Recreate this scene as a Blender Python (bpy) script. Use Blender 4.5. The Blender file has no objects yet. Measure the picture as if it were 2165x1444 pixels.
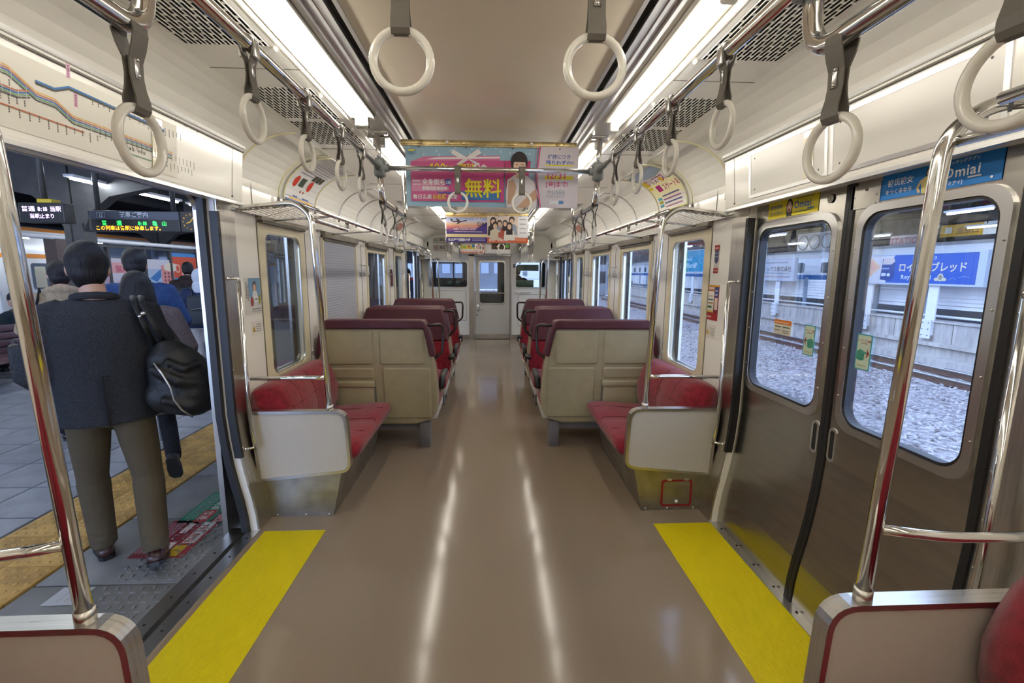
import bpy, bmesh, math, random
from mathutils import Vector, Matrix
random.seed(7)
D = bpy.data
SC = bpy.context.scene
COL = SC.collection
PI = math.pi

# ------------------------------------------------------------------ camera
CAM_H = 1.5
F_PX, VX, VY = 962.0, 1036.0, 574.0          # focal length and vanishing point of the car axis in the 2165x1444 frame
fw = Vector((VX - 1082.5, VY - 722.0, F_PX)).normalized()       # car axis in (right, down, forward)
ax = Vector((fw.z, 0, -fw.x)).normalized()
az = ax.cross(fw)
rot = Matrix(((ax.x, -ax.y, -ax.z), (fw.x, -fw.y, -fw.z), (az.x, -az.y, -az.z)))
cam_data = D.cameras.new('camera')
cam_data.sensor_width = 36.0
cam_data.lens = F_PX / 2165.0 * 36.0
cam_data.clip_start = 0.02
cam_data.clip_end = 300
cam = D.objects.new('camera', cam_data)
cam.matrix_world = Matrix.Translation((0, 0, CAM_H)) @ rot.to_4x4()
COL.objects.link(cam)
SC.camera = cam

# ------------------------------------------------------------------ world and exposure
W = D.worlds.new('overcast_sky')
SC.world = W
W.use_nodes = True
bg = W.node_tree.nodes['Background']
bg.inputs[0].default_value = (0.50, 0.64, 1.0, 1)
bg.inputs[1].default_value = 5.5
SC.view_settings.view_transform = 'Standard'
SC.view_settings.look = 'None'
SC.view_settings.exposure = 0.0
SC.view_settings.gamma = 1.0
SC.view_settings.use_curve_mapping = False
TUBE_POWER = 26.5          # emission of the car's fluorescent tubes

# ------------------------------------------------------------------ helpers
def lin(c):
    if isinstance(c, str):
        c = [int(c[i:i + 2], 16) / 255 for i in (0, 2, 4)]
        return tuple(x / 12.92 if x < .04045 else ((x + .055) / 1.055) ** 2.4 for x in c)
    return c

MATS = {}
def mat(name, color=(.8, .8, .8), rough=.5, metal=0.0, noise=0.0, nscale=8.0, bump=0.0, bscale=60.0, coat=0.0, emit=0.0, spec=.5,
        stretch=None, nrough=0.0, color2=None, sheen=0.0):
    if name in MATS:
        return MATS[name]
    m = D.materials.new(name)
    m.use_nodes = True
    nt = m.node_tree
    b = nt.nodes['Principled BSDF']
    c = lin(color)
    b.inputs['Base Color'].default_value = (*c, 1)
    b.inputs['Roughness'].default_value = rough
    b.inputs['Metallic'].default_value = metal
    b.inputs['Specular IOR Level'].default_value = spec
    if coat:
        b.inputs['Coat Weight'].default_value = coat
        b.inputs['Coat Roughness'].default_value = .08
    if sheen:
        b.inputs['Sheen Weight'].default_value = sheen
        b.inputs['Sheen Roughness'].default_value = .4
    if emit:
        b.inputs['Emission Color'].default_value = (*c, 1)
        b.inputs['Emission Strength'].default_value = emit
    if noise or bump or nrough:
        tc = nt.nodes.new('ShaderNodeTexCoord')
        mp = nt.nodes.new('ShaderNodeMapping')
        nt.links.new(tc.outputs['Object'], mp.inputs[0])
        if stretch:
            mp.inputs['Scale'].default_value = stretch
        n = nt.nodes.new('ShaderNodeTexNoise')
        n.inputs['Scale'].default_value = nscale
        n.inputs['Detail'].default_value = 5
        nt.links.new(mp.outputs[0], n.inputs['Vector'])
        if noise:
            r = nt.nodes.new('ShaderNodeValToRGB')
            c2 = lin(color2) if color2 else tuple(min(1, x * (1 + noise)) for x in c)
            c1 = c if color2 else tuple(x * (1 - noise) for x in c)
            r.color_ramp.elements[0].color = (*c1, 1)
            r.color_ramp.elements[1].color = (*c2, 1)
            r.color_ramp.elements[0].position = .32
            r.color_ramp.elements[1].position = .68
            nt.links.new(n.outputs['Fac'], r.inputs[0])
            nt.links.new(r.outputs[0], b.inputs['Base Color'])
        if nrough:
            mr = nt.nodes.new('ShaderNodeMapRange')
            mr.inputs['To Min'].default_value = max(0, rough - nrough)
            mr.inputs['To Max'].default_value = rough + nrough
            nt.links.new(n.outputs['Fac'], mr.inputs[0])
            nt.links.new(mr.outputs[0], b.inputs['Roughness'])
        if bump:
            n2 = nt.nodes.new('ShaderNodeTexNoise')
            n2.inputs['Scale'].default_value = bscale
            n2.inputs['Detail'].default_value = 3
            nt.links.new(mp.outputs[0], n2.inputs['Vector'])
            bp = nt.nodes.new('ShaderNodeBump')
            bp.inputs['Strength'].default_value = bump
            bp.inputs['Distance'].default_value = .01
            nt.links.new(n2.outputs['Fac'], bp.inputs['Height'])
            nt.links.new(bp.outputs[0], b.inputs['Normal'])
    MATS[name] = m
    return m

def ink(c):
    """plain printed colour"""
    return mat('print_' + c, tuple(x * .8 for x in lin(c)), rough=.45)

def glow(c, s):
    return mat('lit_%s_%s' % (c, s), c, emit=s, rough=.5)

def glass_mat(name, tint=(.93, .96, .97), gloss=.10):
    if name in MATS:
        return MATS[name]
    m = D.materials.new(name)
    m.use_nodes = True
    nt = m.node_tree
    nt.nodes.remove(nt.nodes['Principled BSDF'])
    t = nt.nodes.new('ShaderNodeBsdfTransparent')
    t.inputs[0].default_value = (*tint, 1)
    g = nt.nodes.new('ShaderNodeBsdfGlossy')
    g.inputs['Roughness'].default_value = .02
    lw = nt.nodes.new('ShaderNodeLayerWeight')
    lw.inputs[0].default_value = .25
    mr = nt.nodes.new('ShaderNodeMapRange')
    mr.inputs['To Min'].default_value = gloss * .5
    mr.inputs['To Max'].default_value = gloss * 4
    mx = nt.nodes.new('ShaderNodeMixShader')
    nt.links.new(lw.outputs['Fresnel'], mr.inputs[0])
    nt.links.new(mr.outputs[0], mx.inputs[0])
    nt.links.new(t.outputs[0], mx.inputs[1])
    nt.links.new(g.outputs[0], mx.inputs[2])
    nt.links.new(mx.outputs[0], nt.nodes['Material Output'].inputs[0])
    MATS[name] = m
    return m

# glyph outlines from the built-in typeface
_cu = D.curves.new('glyph_source', 'FONT')
_cu.resolution_u = 2
_go = D.objects.new('glyph_source', _cu)
COL.objects.link(_go)
GL = {}
def glyph(ch, bold=False):
    k = (ch, bold)
    if k not in GL:
        _cu.body = ch
        _cu.offset = .018 if bold else 0
        dg = bpy.context.evaluated_depsgraph_get()
        dg.update()
        me = D.meshes.new_from_object(_go.evaluated_get(dg))
        vs = [(v.co.x, v.co.y) for v in me.vertices]
        fs = [tuple(p.vertices) for p in me.polygons]
        if ord(ch) > 0x2E80:
            adv = 1.0
        else:
            adv = (max(v[0] for v in vs) + .07) if vs else .3
        D.meshes.remove(me)
        GL[k] = (vs, fs, adv)
    return GL[k]
GLYPHS = ("普通8:18亀山この列車は各駅に停車します。発車ご案内12Train Departures当止まり名古屋外国語大学芸無料全身脱毛毎日店0名様限定"
          "好評につき残りわずか!/3[金]でMUSÉPLATIN期間回数制40万人突破記念彼氏女をくるならOmiai新本ウエックス株式会社ロイヤルブレッド"
          "yBdとおいさドアこ注意マチングプリミア東海道線紀勢参宮・禁煙GAD世界がる8つの学びクリマスケト場優先席乗口番号WorldPMEATNRSJK足元ここ3列並57")
for _c in dict.fromkeys(GLYPHS):
    if _c.strip():
        glyph(_c, True)
for _c in dict.fromkeys("Train Departures当駅止まりtoilet紀勢本線参宮東海道0123456789①⑤⑦Omiai"):
    if _c.strip():
        glyph(_c)

class MB:
    """collects faces in world coordinates; build() links them as one mesh object"""
    def __init__(self, tf=None):
        self.v, self.f, self.m, self.s, self.tf = [], [], [], [], tf
    def add(self, vs, fs, m=0, smooth=False):
        o = len(self.v)
        if self.tf:
            vs = [self.tf(*p) for p in vs]
        self.v += [tuple(p) for p in vs]
        for f in fs:
            self.f.append(tuple(i + o for i in f))
            self.m.append(m)
            self.s.append(smooth)
        return self
    def box(self, x0, x1, y0, y1, z0, z1, m=0):
        vs = [(x, y, z) for x in (x0, x1) for y in (y0, y1) for z in (z0, z1)]
        return self.add(vs, [(0, 1, 3, 2), (4, 6, 7, 5), (0, 4, 5, 1), (2, 3, 7, 6), (0, 2, 6, 4), (1, 5, 7, 3)], m)
    def rbox(self, x0, x1, y0, y1, z0, z1, r=.01, m=0, seg=2):
        bm = bmesh.new()
        bmesh.ops.create_cube(bm, size=1)
        for v in bm.verts:
            v.co = Vector((x0 + (v.co.x + .5) * (x1 - x0), y0 + (v.co.y + .5) * (y1 - y0), z0 + (v.co.z + .5) * (z1 - z0)))
        r = min(r, abs(x1 - x0) * .49, abs(y1 - y0) * .49, abs(z1 - z0) * .49)
        bmesh.ops.bevel(bm, geom=bm.edges[:], offset=r, segments=seg, affect='EDGES', profile=.5)
        bm.verts.ensure_lookup_table()
        vs = [tuple(v.co) for v in bm.verts]
        for i, v in enumerate(bm.verts):
            v.index = i
        fs = [tuple(v.index for v in f.verts) for f in bm.faces]
        bm.free()
        return self.add(vs, fs, m, True)
    def poly(self, pts, m=0):
        return self.add(pts, [tuple(range(len(pts)))], m)
    def prism(self, pts, vec, m=0):
        """closed solid from a planar outline swept along vec"""
        n = len(pts)
        vec = Vector(vec)
        a = [Vector(p) for p in pts]
        vs = a + [p + vec for p in a]
        fs = [tuple(range(n))[::-1], tuple(range(n, 2 * n))] + [(i, (i + 1) % n, n + (i + 1) % n, n + i) for i in range(n)]
        return self.add(vs, fs, m)
    def tube(self, path, r, seg=10, m=0, closed=False, caps=True, ell=1.0, hint=(0, 0, 1)):
        """round (or elliptic) tube; r a number or one per point"""
        P = [Vector(p) for p in path]
        n = len(P)
        R = r if isinstance(r, (list, tuple)) else [r] * n
        vs, fs = [], []
        T = []
        for i in range(n):
            a = P[(i - 1) % n] if (closed or i > 0) else P[i]
            b = P[(i + 1) % n] if (closed or i < n - 1) else P[i]
            t = (b - a)
            T.append(t.normalized() if t.length > 1e-9 else Vector((0, 0, 1)))
        h = Vector(hint)
        if abs(T[0].dot(h)) > .95:
            h = Vector((1, 0, 0)) if abs(T[0].x) < .9 else Vector((0, 1, 0))
        u = (h - T[0] * h.dot(T[0])).normalized()
        for i in range(n):
            u = (u - T[i] * u.dot(T[i]))
            u = u.normalized() if u.length > 1e-6 else T[i].orthogonal().normalized()
            w = T[i].cross(u)
            ri = R[i]
            ra, rb = (ri if isinstance(ri, (list, tuple)) else (ri, ri * ell))
            for k in range(seg):
                a = 2 * PI * k / seg
                vs.append(P[i] + u * (ra * math.cos(a)) + w * (rb * math.sin(a)))
        for i in range(n if closed else n - 1):
            j = (i + 1) % n
            for k in range(seg):
                l = (k + 1) % seg
                fs.append((i * seg + k, i * seg + l, j * seg + l, j * seg + k))
        if caps and not closed:
            fs.append(tuple(range(seg))[::-1])
            fs.append(tuple((n - 1) * seg + k for k in range(seg)))
        return self.add(vs, fs, m, True)
    def cyl(self, a, b, r, seg=12, m=0):
        return self.tube([a, b], r, seg, m)
    def ball(self, c, rx, ry=None, rz=None, m=0, nu=14, nv=10, rotm=None):
        ry = rx if ry is None else ry
        rz = rx if rz is None else rz
        vs, fs = [], []
        for j in range(1, nv):
            t = PI * j / nv
            for i in range(nu):
                a = 2 * PI * i / nu
                p = Vector((rx * math.sin(t) * math.cos(a), ry * math.sin(t) * math.sin(a), rz * math.cos(t)))
                vs.append(p)
        vs += [Vector((0, 0, rz)), Vector((0, 0, -rz))]
        if rotm is not None:
            vs = [rotm @ p for p in vs]
        vs = [p + Vector(c) for p in vs]
        for j in range(nv - 2):
            for i in range(nu):
                k = (i + 1) % nu
                fs.append((j * nu + i, (j + 1) * nu + i, (j + 1) * nu + k, j * nu + k))
        a, b = (nv - 1) * nu, (nv - 1) * nu + 1
        for i in range(nu):
            k = (i + 1) % nu
            fs.append((a, i, k))
            fs.append((b, (nv - 2) * nu + k, (nv - 2) * nu + i))
        return self.add(vs, fs, m, True)
    def ring(self, lo, li, d0, d1, fn, m=0):
        """flat frame between two loops of (a, b); fn(a, b, depth) -> point; front at d0, back at d1"""
        n = len(lo)
        vs = [fn(a, b, d0) for a, b in lo] + [fn(a, b, d0) for a, b in li] + [fn(a, b, d1) for a, b in lo] + [fn(a, b, d1) for a, b in li]
        fs = []
        for i in range(n):
            j = (i + 1) % n
            fs += [(i, j, n + j, n + i), (2 * n + i, 2 * n + j, j, i), (n + i, n + j, 3 * n + j, 3 * n + i), (2 * n + j, 2 * n + i, 3 * n + i, 3 * n + j)]
        return self.add(vs, fs, m)
    def text(self, s, o, u, v, size, m=0, bold=True, align='l', sx=1.0, gap=0.0):
        o, u, v = Vector(o), Vector(u), Vector(v)
        w = sum((glyph(c, bold)[2] if c != ' ' else .35) + gap for c in s) * size * sx
        x = -w / 2 if align == 'c' else (-w if align == 'r' else 0)
        for c in s:
            if c == ' ':
                x += (.35 + gap) * size * sx
                continue
            vs, fs, adv = glyph(c, bold)
            self.add([o + u * (x + a * size * sx) + v * (b * size) for a, b in vs], fs, m)
            x += (adv + gap) * size * sx
        return self
    def build(self, name, mats, parent=None, loc=None, smooth=None):
        me = D.meshes.new(name)
        base = Vector((0, 0, 0))
        if parent is not None:
            base = Vector(parent['_base']) if '_base' in parent else Vector((0, 0, 0))
        elif loc is not None:
            base = Vector(loc)
        me.from_pydata([tuple(Vector(p) - base) for p in self.v], [], self.f)
        if not isinstance(mats, (list, tuple)):
            mats = [mats]
        for mm in mats:
            me.materials.append(mm)
        me.polygons.foreach_set('material_index', self.m)
        me.polygons.foreach_set('use_smooth', self.s if smooth is None else [smooth] * len(self.f))
        bm = bmesh.new()
        bm.from_mesh(me)
        bmesh.ops.recalc_face_normals(bm, faces=bm.faces[:])
        bm.to_mesh(me)
        bm.free()
        me.update()
        o = D.objects.new(name, me)
        COL.objects.link(o)
        if parent is not None:
            o.parent = parent
            BASES[o.name] = base
            o['_base'] = tuple(base)
        else:
            o.location = base
            o['_base'] = tuple(base)
        return o
BASES = {}

def tag(o, label=None, cat=None, group=None, kind=None):
    if label: o['label'] = label
    if cat: o['category'] = cat
    if group: o['group'] = group
    if kind: o['kind'] = kind
    return o
def thing(name, label, cat, loc=(0, 0, 0), group=None):
    o = D.objects.new(name, None)
    COL.objects.link(o)
    o.location = loc
    o['_base'] = tuple(loc)
    return tag(o, label, cat, group)
def copy_tree(o, parent=None):
    c = o.copy()
    COL.objects.link(c)
    if parent is not None:
        c.parent = parent
    for ch in [x for x in D.objects if x.parent == o] if not o.children else list(o.children):
        copy_tree(ch, c)
    return c
def place(o, loc, rotz=0.0, label=None, group=None):
    c = copy_tree(o)
    c.location = loc
    c.rotation_euler = (0, 0, rotz)
    return tag(c, label, None, group)
def rrect(a0, a1, b0, b1, r, n=5):
    out = []
    for cx, cy, t0 in ((a1 - r, b1 - r, 0), (a0 + r, b1 - r, 90), (a0 + r, b0 + r, 180), (a1 - r, b0 + r, 270)):
        for k in range(n + 1):
            t = math.radians(t0 + 90 * k / n)
            out.append((cx + r * math.cos(t), cy + r * math.sin(t)))
    return out
def bend(pts, r, n=6):
    """polyline with rounded corners"""
    P = [Vector(p) for p in pts]
    out = [P[0]]
    for i in range(1, len(P) - 1):
        a, b, c = P[i - 1], P[i], P[i + 1]
        d0, d1 = (a - b), (c - b)
        rr = min(r, d0.length * .49, d1.length * .49)
        p0, p1 = b + d0.normalized() * rr, b + d1.normalized() * rr
        for k in range(n + 1):
            t = k / n
            out.append(p0 * (1 - t) ** 2 + b * 2 * t * (1 - t) + p1 * t * t)
    out.append(P[-1])
    return out

class Board:
    """flat printed sheet: o = lower-left corner seen from the front, u right, v up, n towards the viewer"""
    def __init__(self, o, u, v, w, h, bend_fn=None):
        self.o, self.u, self.v, self.w, self.h = Vector(o), Vector(u), Vector(v), w, h
        self.n = self.u.cross(self.v)
        self.mb, self.cols, self.k, self.fn = MB(), [], 0, bend_fn
    def _m(self, c):
        c = ink(c) if isinstance(c, str) else c
        if c not in self.cols:
            self.cols.append(c)
        return self.cols.index(c)
    def P(self, x, y, d):
        if self.fn:
            return self.fn(x, y, d)
        return self.o + self.u * x + self.v * y + self.n * d
    def lay(self):
        self.k += 1
        return .0012 + .0002 * self.k
    def poly(self, pts, c):
        d = self.lay()
        self.mb.poly([self.P(x, y, d) for x, y in pts], self._m(c))
        return self
    def rect(self, x0, x1, y0, y1, c, n=1):
        d = self.lay()
        for i in range(n):
            a, b = y0 + (y1 - y0) * i / n, y0 + (y1 - y0) * (i + 1) / n
            self.mb.poly([self.P(x0, a, d), self.P(x1, a, d), self.P(x1, b, d), self.P(x0, b, d)], self._m(c))
        return self
    def ell(self, x, y, rx, ry, c, n=20):
        return self.poly([(x + rx * math.cos(2 * PI * i / n), y + ry * math.sin(2 * PI * i / n)) for i in range(n)], c)
    def rr(self, x0, x1, y0, y1, r, c):
        return self.poly(rrect(x0, x1, y0, y1, r, 4), c)
    def line(self, pts, w, c):
        d = self.lay()
        m = self._m(c)
        for (xa, ya), (xb, yb) in zip(pts, pts[1:]):
            t = Vector((xb - xa, yb - ya))
            if t.length < 1e-6: continue
            t.normalize()
            q = Vector((-t.y, t.x)) * w / 2
            self.mb.poly([self.P(xa - q.x, ya - q.y, d), self.P(xb - q.x, yb - q.y, d), self.P(xb + q.x, yb + q.y, d), self.P(xa + q.x, ya + q.y, d)], m)
        return self
    def text(self, s, x, y, size, c, bold=True, align='l', sx=1.0, gap=0.0, rot=0.0):
        d = self.lay()
        if self.fn:
            w = sum((glyph(ch, bold)[2] if ch != ' ' else .35) + gap for ch in s) * size * sx
            x0 = x - (w / 2 if align == 'c' else 0)
            for ch in s:
                if ch != ' ':
                    vs, fs, adv = glyph(ch, bold)
                    self.mb.add([self.P(x0 + a * size * sx, y + b * size, d) for a, b in vs], fs, self._m(c))
                else:
                    adv = .35
                x0 += (adv + gap) * size * sx
            return self
        u = self.u * math.cos(rot) + self.v * math.sin(rot)
        v = self.v * math.cos(rot) - self.u * math.sin(rot)
        self.mb.text(s, self.P(x, y, d), u, v, size, self._m(c), bold, align, sx, gap)
        return self
    def greek(self, x0, x1, y, size, c, seed=1):
        """a line of fine print too small to read"""
        rnd = random.Random(seed)
        d = self.lay()
        x = x0
        while x < x1:
            w = size * rnd.uniform(.4, .9)
            self.mb.poly([self.P(x, y, d), self.P(min(x + w, x1), y, d), self.P(min(x + w, x1), y + size * .8, d), self.P(x, y + size * .8, d)], self._m(c))
            x += w + size * rnd.uniform(.1, .3)
        return self
    def build(self, name, label, cat, base, thick=.001, group=None, loc=None, kind=None, seg=1, parent=None):
        """sheet of the base colour plus one child that carries the print"""
        s = MB()
        if self.fn:
            for i in range(seg):
                a, b = self.h * i / seg, self.h * (i + 1) / seg
                s.poly([self.fn(0, a, 0.0006), self.fn(self.w, a, 0.0006), self.fn(self.w, b, 0.0006), self.fn(0, b, 0.0006)])
                s.poly([self.fn(0, a, 0), self.fn(self.w, a, 0), self.fn(self.w, b, 0), self.fn(0, b, 0)])
        else:
            p = [self.o, self.o + self.u * self.w, self.o + self.u * self.w + self.v * self.h, self.o + self.v * self.h]
            s.prism([q - self.n * (thick - .001) for q in p], self.n * thick)
        o = s.build(name, ink(base) if isinstance(base, str) else base, parent, loc=None if parent else (loc or self.P(self.w / 2, 0, 0)))
        if parent is None:
            tag(o, label, cat, group, kind)
        if self.mb.f:
            self.mb.build('print', self.cols, o)
        return o

# ------------------------------------------------------------------ materials of the car
M_WALL = mat('cream_white_panel', (.82, .80, .74), .16, noise=.03, nscale=1.5, spec=.5)
M_CEIL = mat('beige_ceiling_panel', (.70, .62, .49), .22, noise=.04, nscale=2)
M_FLOOR = mat('brown_vinyl_floor', (.262, .20, .139), .125, noise=.12, nscale=260, spec=.45, nrough=.05)
M_STEEL = mat('brushed_steel', (.60, .58, .54), .30, metal=1, noise=.10, nscale=5, stretch=(1, 30, 1), nrough=.06)
M_DOOR = mat('satin_steel_door', (.46, .44, .40), .24, metal=1, noise=.05, nscale=3, stretch=(1, 2, 14), nrough=.05)
M_ALU = mat('aluminium', (.72, .72, .71), .28, metal=1)
M_CHROME = mat('polished_steel_tube', (.78, .77, .75), .10, metal=1, nrough=.03, nscale=20)
M_RED = mat('red_moquette', (.235, .016, .026), .85, noise=.25, nscale=30, bump=.35, bscale=420, sheen=.35, spec=.2)
M_MAROON = mat('maroon_vinyl', (.085, .017, .026), .42, noise=.1, nscale=25, bump=.1, bscale=300)
M_SHELL = mat('khaki_beige_shell', (.375, .325, .195), .42, noise=.05, nscale=12, bump=.05, bscale=250)
M_CREAM = mat('cream_window_frame', (.66, .60, .42), .35, noise=.04, nscale=6)
M_PANEL = mat('pale_melamine_panel', (.54, .505, .44), .30, noise=.02, nscale=40)
M_BLACK = mat('black_rubber', (.012, .012, .013), .45)
M_DARK = mat('dark_void', (.015, .014, .013), .8)
M_BROWN = mat('dark_brown_plastic', (.035, .022, .018), .3)
M_GREYP = mat('grey_leg_paint', (.17, .16, .165), .45, noise=.08, nscale=10)
M_JOINT = mat('grey_cast_joint', (.22, .235, .235), .45)
M_BELT = mat('grey_brown_strap', (.15, .138, .115), .5, bump=.1, bscale=500)
M_RING = mat('ivory_ring', (.80, .78, .71), .22, coat=.3)
M_YELLOW = mat('yellow_ribbed_vinyl', (.72, .60, .004), .42, noise=.03, nscale=90)
M_TUBE = mat('fluorescent_tube', (1.0, .95, .855), emit=TUBE_POWER)
M_BRASS = mat('aged_brass_rail', (.45, .35, .17), .4, metal=.8, noise=.3, nscale=20)
M_CLEAR = mat('yellowed_clear_plastic', (.72, .68, .45), .2)
M_GLASS = glass_mat('window_glass')
M_BLIND = mat('grey_blind_cloth', (.36, .38, .44), .7, noise=.06, nscale=30, stretch=(1, 1, 8))
M_SEAM = mat('panel_seam', (.16, .15, .13), .6)
# ================================================================== the car body
Y0, Y1 = -3.0, 10.1                      # car section built: from behind the camera to the cab bulkhead
XP = ((0, 1.345), (.10, 1.352), (.20, 1.366), (.30, 1.386), (.42, 1.406), (.55, 1.42), (.70, 1.43), (2.1, 1.43))
def xin(z):
    for (za, xa), (zb, xb) in zip(XP, XP[1:]):
        if z <= zb:
            return xa + (xb - xa) * max(0, (z - za)) / (zb - za)
    return XP[-1][1]
def xdoor(z):
    return xin(z) + .035
DOORS = ((1.18, 2.51), (8.0, 9.3))
POCKETS = ((3.0, 3.56), (7.0, 7.5), (9.56, 9.92))
WINS = ((4.06, 4.95), (5.45, 6.40))
WZ0, WZ1 = .80, 1.745
SIDE = {-1: 'left', 1: 'right'}

def sheet_grid(mb, s, ys, zs, holes, fx, t, m=0):
    """wall slab that follows fx(z), with rectangular holes (y0, y1, z0, z1)"""
    ys, zs = sorted(set(ys)), sorted(set(zs))
    def solid(i, j):
        if i < 0 or j < 0 or i >= len(ys) - 1 or j >= len(zs) - 1:
            return False
        y, z = (ys[i] + ys[i + 1]) / 2, (zs[j] + zs[j + 1]) / 2
        return not any(a < y < b and c < z < d for a, b, c, d in holes)
    p = lambda i, j, d: (s * (fx(zs[j]) + d), ys[i], zs[j])
    for i in range(len(ys) - 1):
        for j in range(len(zs) - 1):
            if not solid(i, j):
                continue
            q = [(i, j), (i + 1, j), (i + 1, j + 1), (i, j + 1)]
            mb.add([p(a, b, 0) for a, b in q], [(0, 1, 2, 3)], m)
            mb.add([p(a, b, t) for a, b in q], [(3, 2, 1, 0)], m)
            for (a, b), (di, dj) in (((q[0], q[1]), (0, -1)), ((q[1], q[2]), (1, 0)), ((q[2], q[3]), (0, 1)), ((q[3], q[0]), (-1, 0))):
                if not solid(i + di, j + dj):
                    mb.add([p(*a, 0), p(*b, 0), p(*b, t), p(*a, t)], [(0, 1, 2, 3)], m)
    return mb
ZS = [0, .10, .20, .28, .35, .42, .55, .70, WZ0, WZ1, 1.86, 1.98]

fl = MB().box(-1.46, 1.46, Y0, Y1, -.04, 0).build('floor', M_FLOOR)
tag(fl, 'glossy brown vinyl floor of the train car', kind='structure')
hm = MB()
for a, b, c, d in ((-.17, .17, 5.98, 5.985), (-.17, .17, 6.44, 6.445), (-.17, -.165, 5.98, 6.445), (.165, .17, 5.98, 6.445)):
    hm.box(a, b, c, d, 0, .0015)
hm.build('hatch_outline', M_ALU, fl)
for n, s in ((1, -1), (2, 1)):
    for k, (a, b) in enumerate(DOORS):
        t = MB()
        t.box(s * 1.335, s * 1.40, a - .02, b + .02, 0, .006)
        t.box(s * 1.40, s * 1.425, a - .02, b + .02, -.02, .002, 1)
        t.box(s * 1.425, s * 1.50, a - .02, b + .02, -.03, .010)
        for q in range(8):
            yy = a + .08 + q * (b - a - .16) / 7
            t.cyl((s * 1.368, yy, .005), (s * 1.368, yy, .0085), .006, 8, 1)
            t.cyl((s * 1.462, yy + .03, .009), (s * 1.462, yy + .03, .012), .006, 8, 1)
        tag(t.build('trim_%d' % (n + 2 * k), [M_ALU, M_DARK]), 'metal door sill', kind='structure')

for s in (-1, 1):
    holes = [(a, b, -1, 1.86) for a, b in DOORS] + [(a, b, WZ0, WZ1) for a, b in POCKETS + WINS]
    ys = [Y0, Y1] + [v for h in holes for v in h[:2]]
    w = sheet_grid(MB(), s, ys, ZS, holes, xin, .04).build('wall_' + SIDE[s], M_WALL)
    tag(w, 'cream white side wall of the train car', kind='structure')
    sheet_grid(MB(), s, ys, [z for z in ZS if z <= .28], holes, lambda z: xin(z) - .004, .003).build('kick_plate', M_STEEL, w)
    # outer skin of the body
    oh = [(a - .0, b + .0, -1, 1.87) for a, b in DOORS] + [(a, b, WZ0, WZ1) for a, b in POCKETS + WINS]
    sheet_grid(MB(), s, ys + [v for h in oh for v in h[:2]], [-.06, 0, .28, .7, WZ0, WZ1, 1.87, 2.35], oh, lambda z: 1.52, .02).build('outer_skin', M_STEEL, w)
    # header cover over each door
    for k, (a, b) in enumerate(DOORS):
        h = MB()
        prof = [(s * 1.43, 1.855), (s * 1.375, 1.855), (s * 1.368, 1.875), (s * 1.345, 2.135), (s * 1.345, 2.15), (s * 1.43, 2.15)]
        h.prism([(x, a - .10, z) for x, z in prof], (0, b - a + .26, 0))
        hc = h.build('trim_%d' % (5 + k + (2 if s > 0 else 0)), M_WALL)
        tag(hc, 'cream header cover over the door', kind='structure')
        e = MB()
        e.box(s * 1.332, s * 1.36, a - .12, b + .17, 2.148, 2.162)
        e.box(s * 1.336, s * 1.345, a - .10, b + .16, 2.128, 2.134, 1)
        e.box(s * 1.36, s * 1.378, a - .10, b + .16, 1.848, 1.862)
        e.add([(s * 1.3665, yy, 1.876) for yy in (b + .06, b + .063)] + [(s * 1.3435, yy, 2.134) for yy in (b + .063, b + .06)], [(0, 1, 2, 3)], 1)
        e.build('edge_strip', [M_ALU, M_SEAM], hc)
        sc = MB()
        for yy in (b + .06, b - .6, a + .2):
            sc.cyl((s * 1.372, yy, 1.885), (s * 1.362, yy, 1.885), .005, 8)
        sc.build('screw', M_GREYP, hc)
        # steel door posts on both sides
        for q, (ya, yb) in enumerate(((b + .005, b + .17), (a - .17, a - .005))):
            n = 9 + q + 2 * k + (4 if s > 0 else 0)
            st = MB()
            sheet_grid(st, s, [ya, yb], [z for z in ZS if z < 1.9], [], lambda z: xin(z) - .008, .03)
            ts = tag(st.build('trim_%d' % n, M_STEEL), 'steel door post', kind='structure')
            g = MB()
            yc = b + .003 if q == 0 else a - .003
            sheet_grid(g, s, [yc - .012, yc + .012], [.45, .55, .70, 1.2, 1.80], [], lambda z: xin(z) - .016, .04)
            g.build('rubber_seal', M_BLACK, ts)
            r = MB()
            for zz in (.35, .5, .65, .8, .95, 1.1, 1.25, 1.4, 1.55, 1.7, 1.82):
                yy = ya + .022 if q == 0 else yb - .022
                r.ball((s * (xin(zz) - .009), yy, zz), .0045, nu=6, nv=4)
            r.build('rivet', M_ALU, ts)
            # vertical grab handle on the post
            hy = b + .075 if q == 0 else a - .075
            p = thing('grab_handle', 'slim steel grab handle on the %s door post, %s' % (SIDE[s], ('beside the bench end' if q == 0 else 'beside the near pole') if k == 0 else ('next to the cab bulkhead' if q == 0 else 'behind the last seat row')), 'handrail', (s * 1.38, hy, .47))
            xr = lambda z: s * (xin(z) - .052)
            MB().tube([(xr(.47), hy, .47), (xr(.6), hy, .6), (xr(.75), hy, .75), (xr(1.44), hy, 1.44)], .0115, 10).build('bar', M_CHROME, p)
            for zz in (.47, 1.44):
                MB().tube(bend([(xr(zz), hy, zz), (xr(zz), hy, zz + .012), (s * (xin(zz) - .010), hy - .035 * (1 if q == 0 else -1), zz + .012)], .01), .008, 8).ball((s * (xin(zz) - .012), hy - .035 * (1 if q == 0 else -1), zz + .012), .013, nu=10, nv=6).build('bracket', M_CHROME, p)

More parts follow.
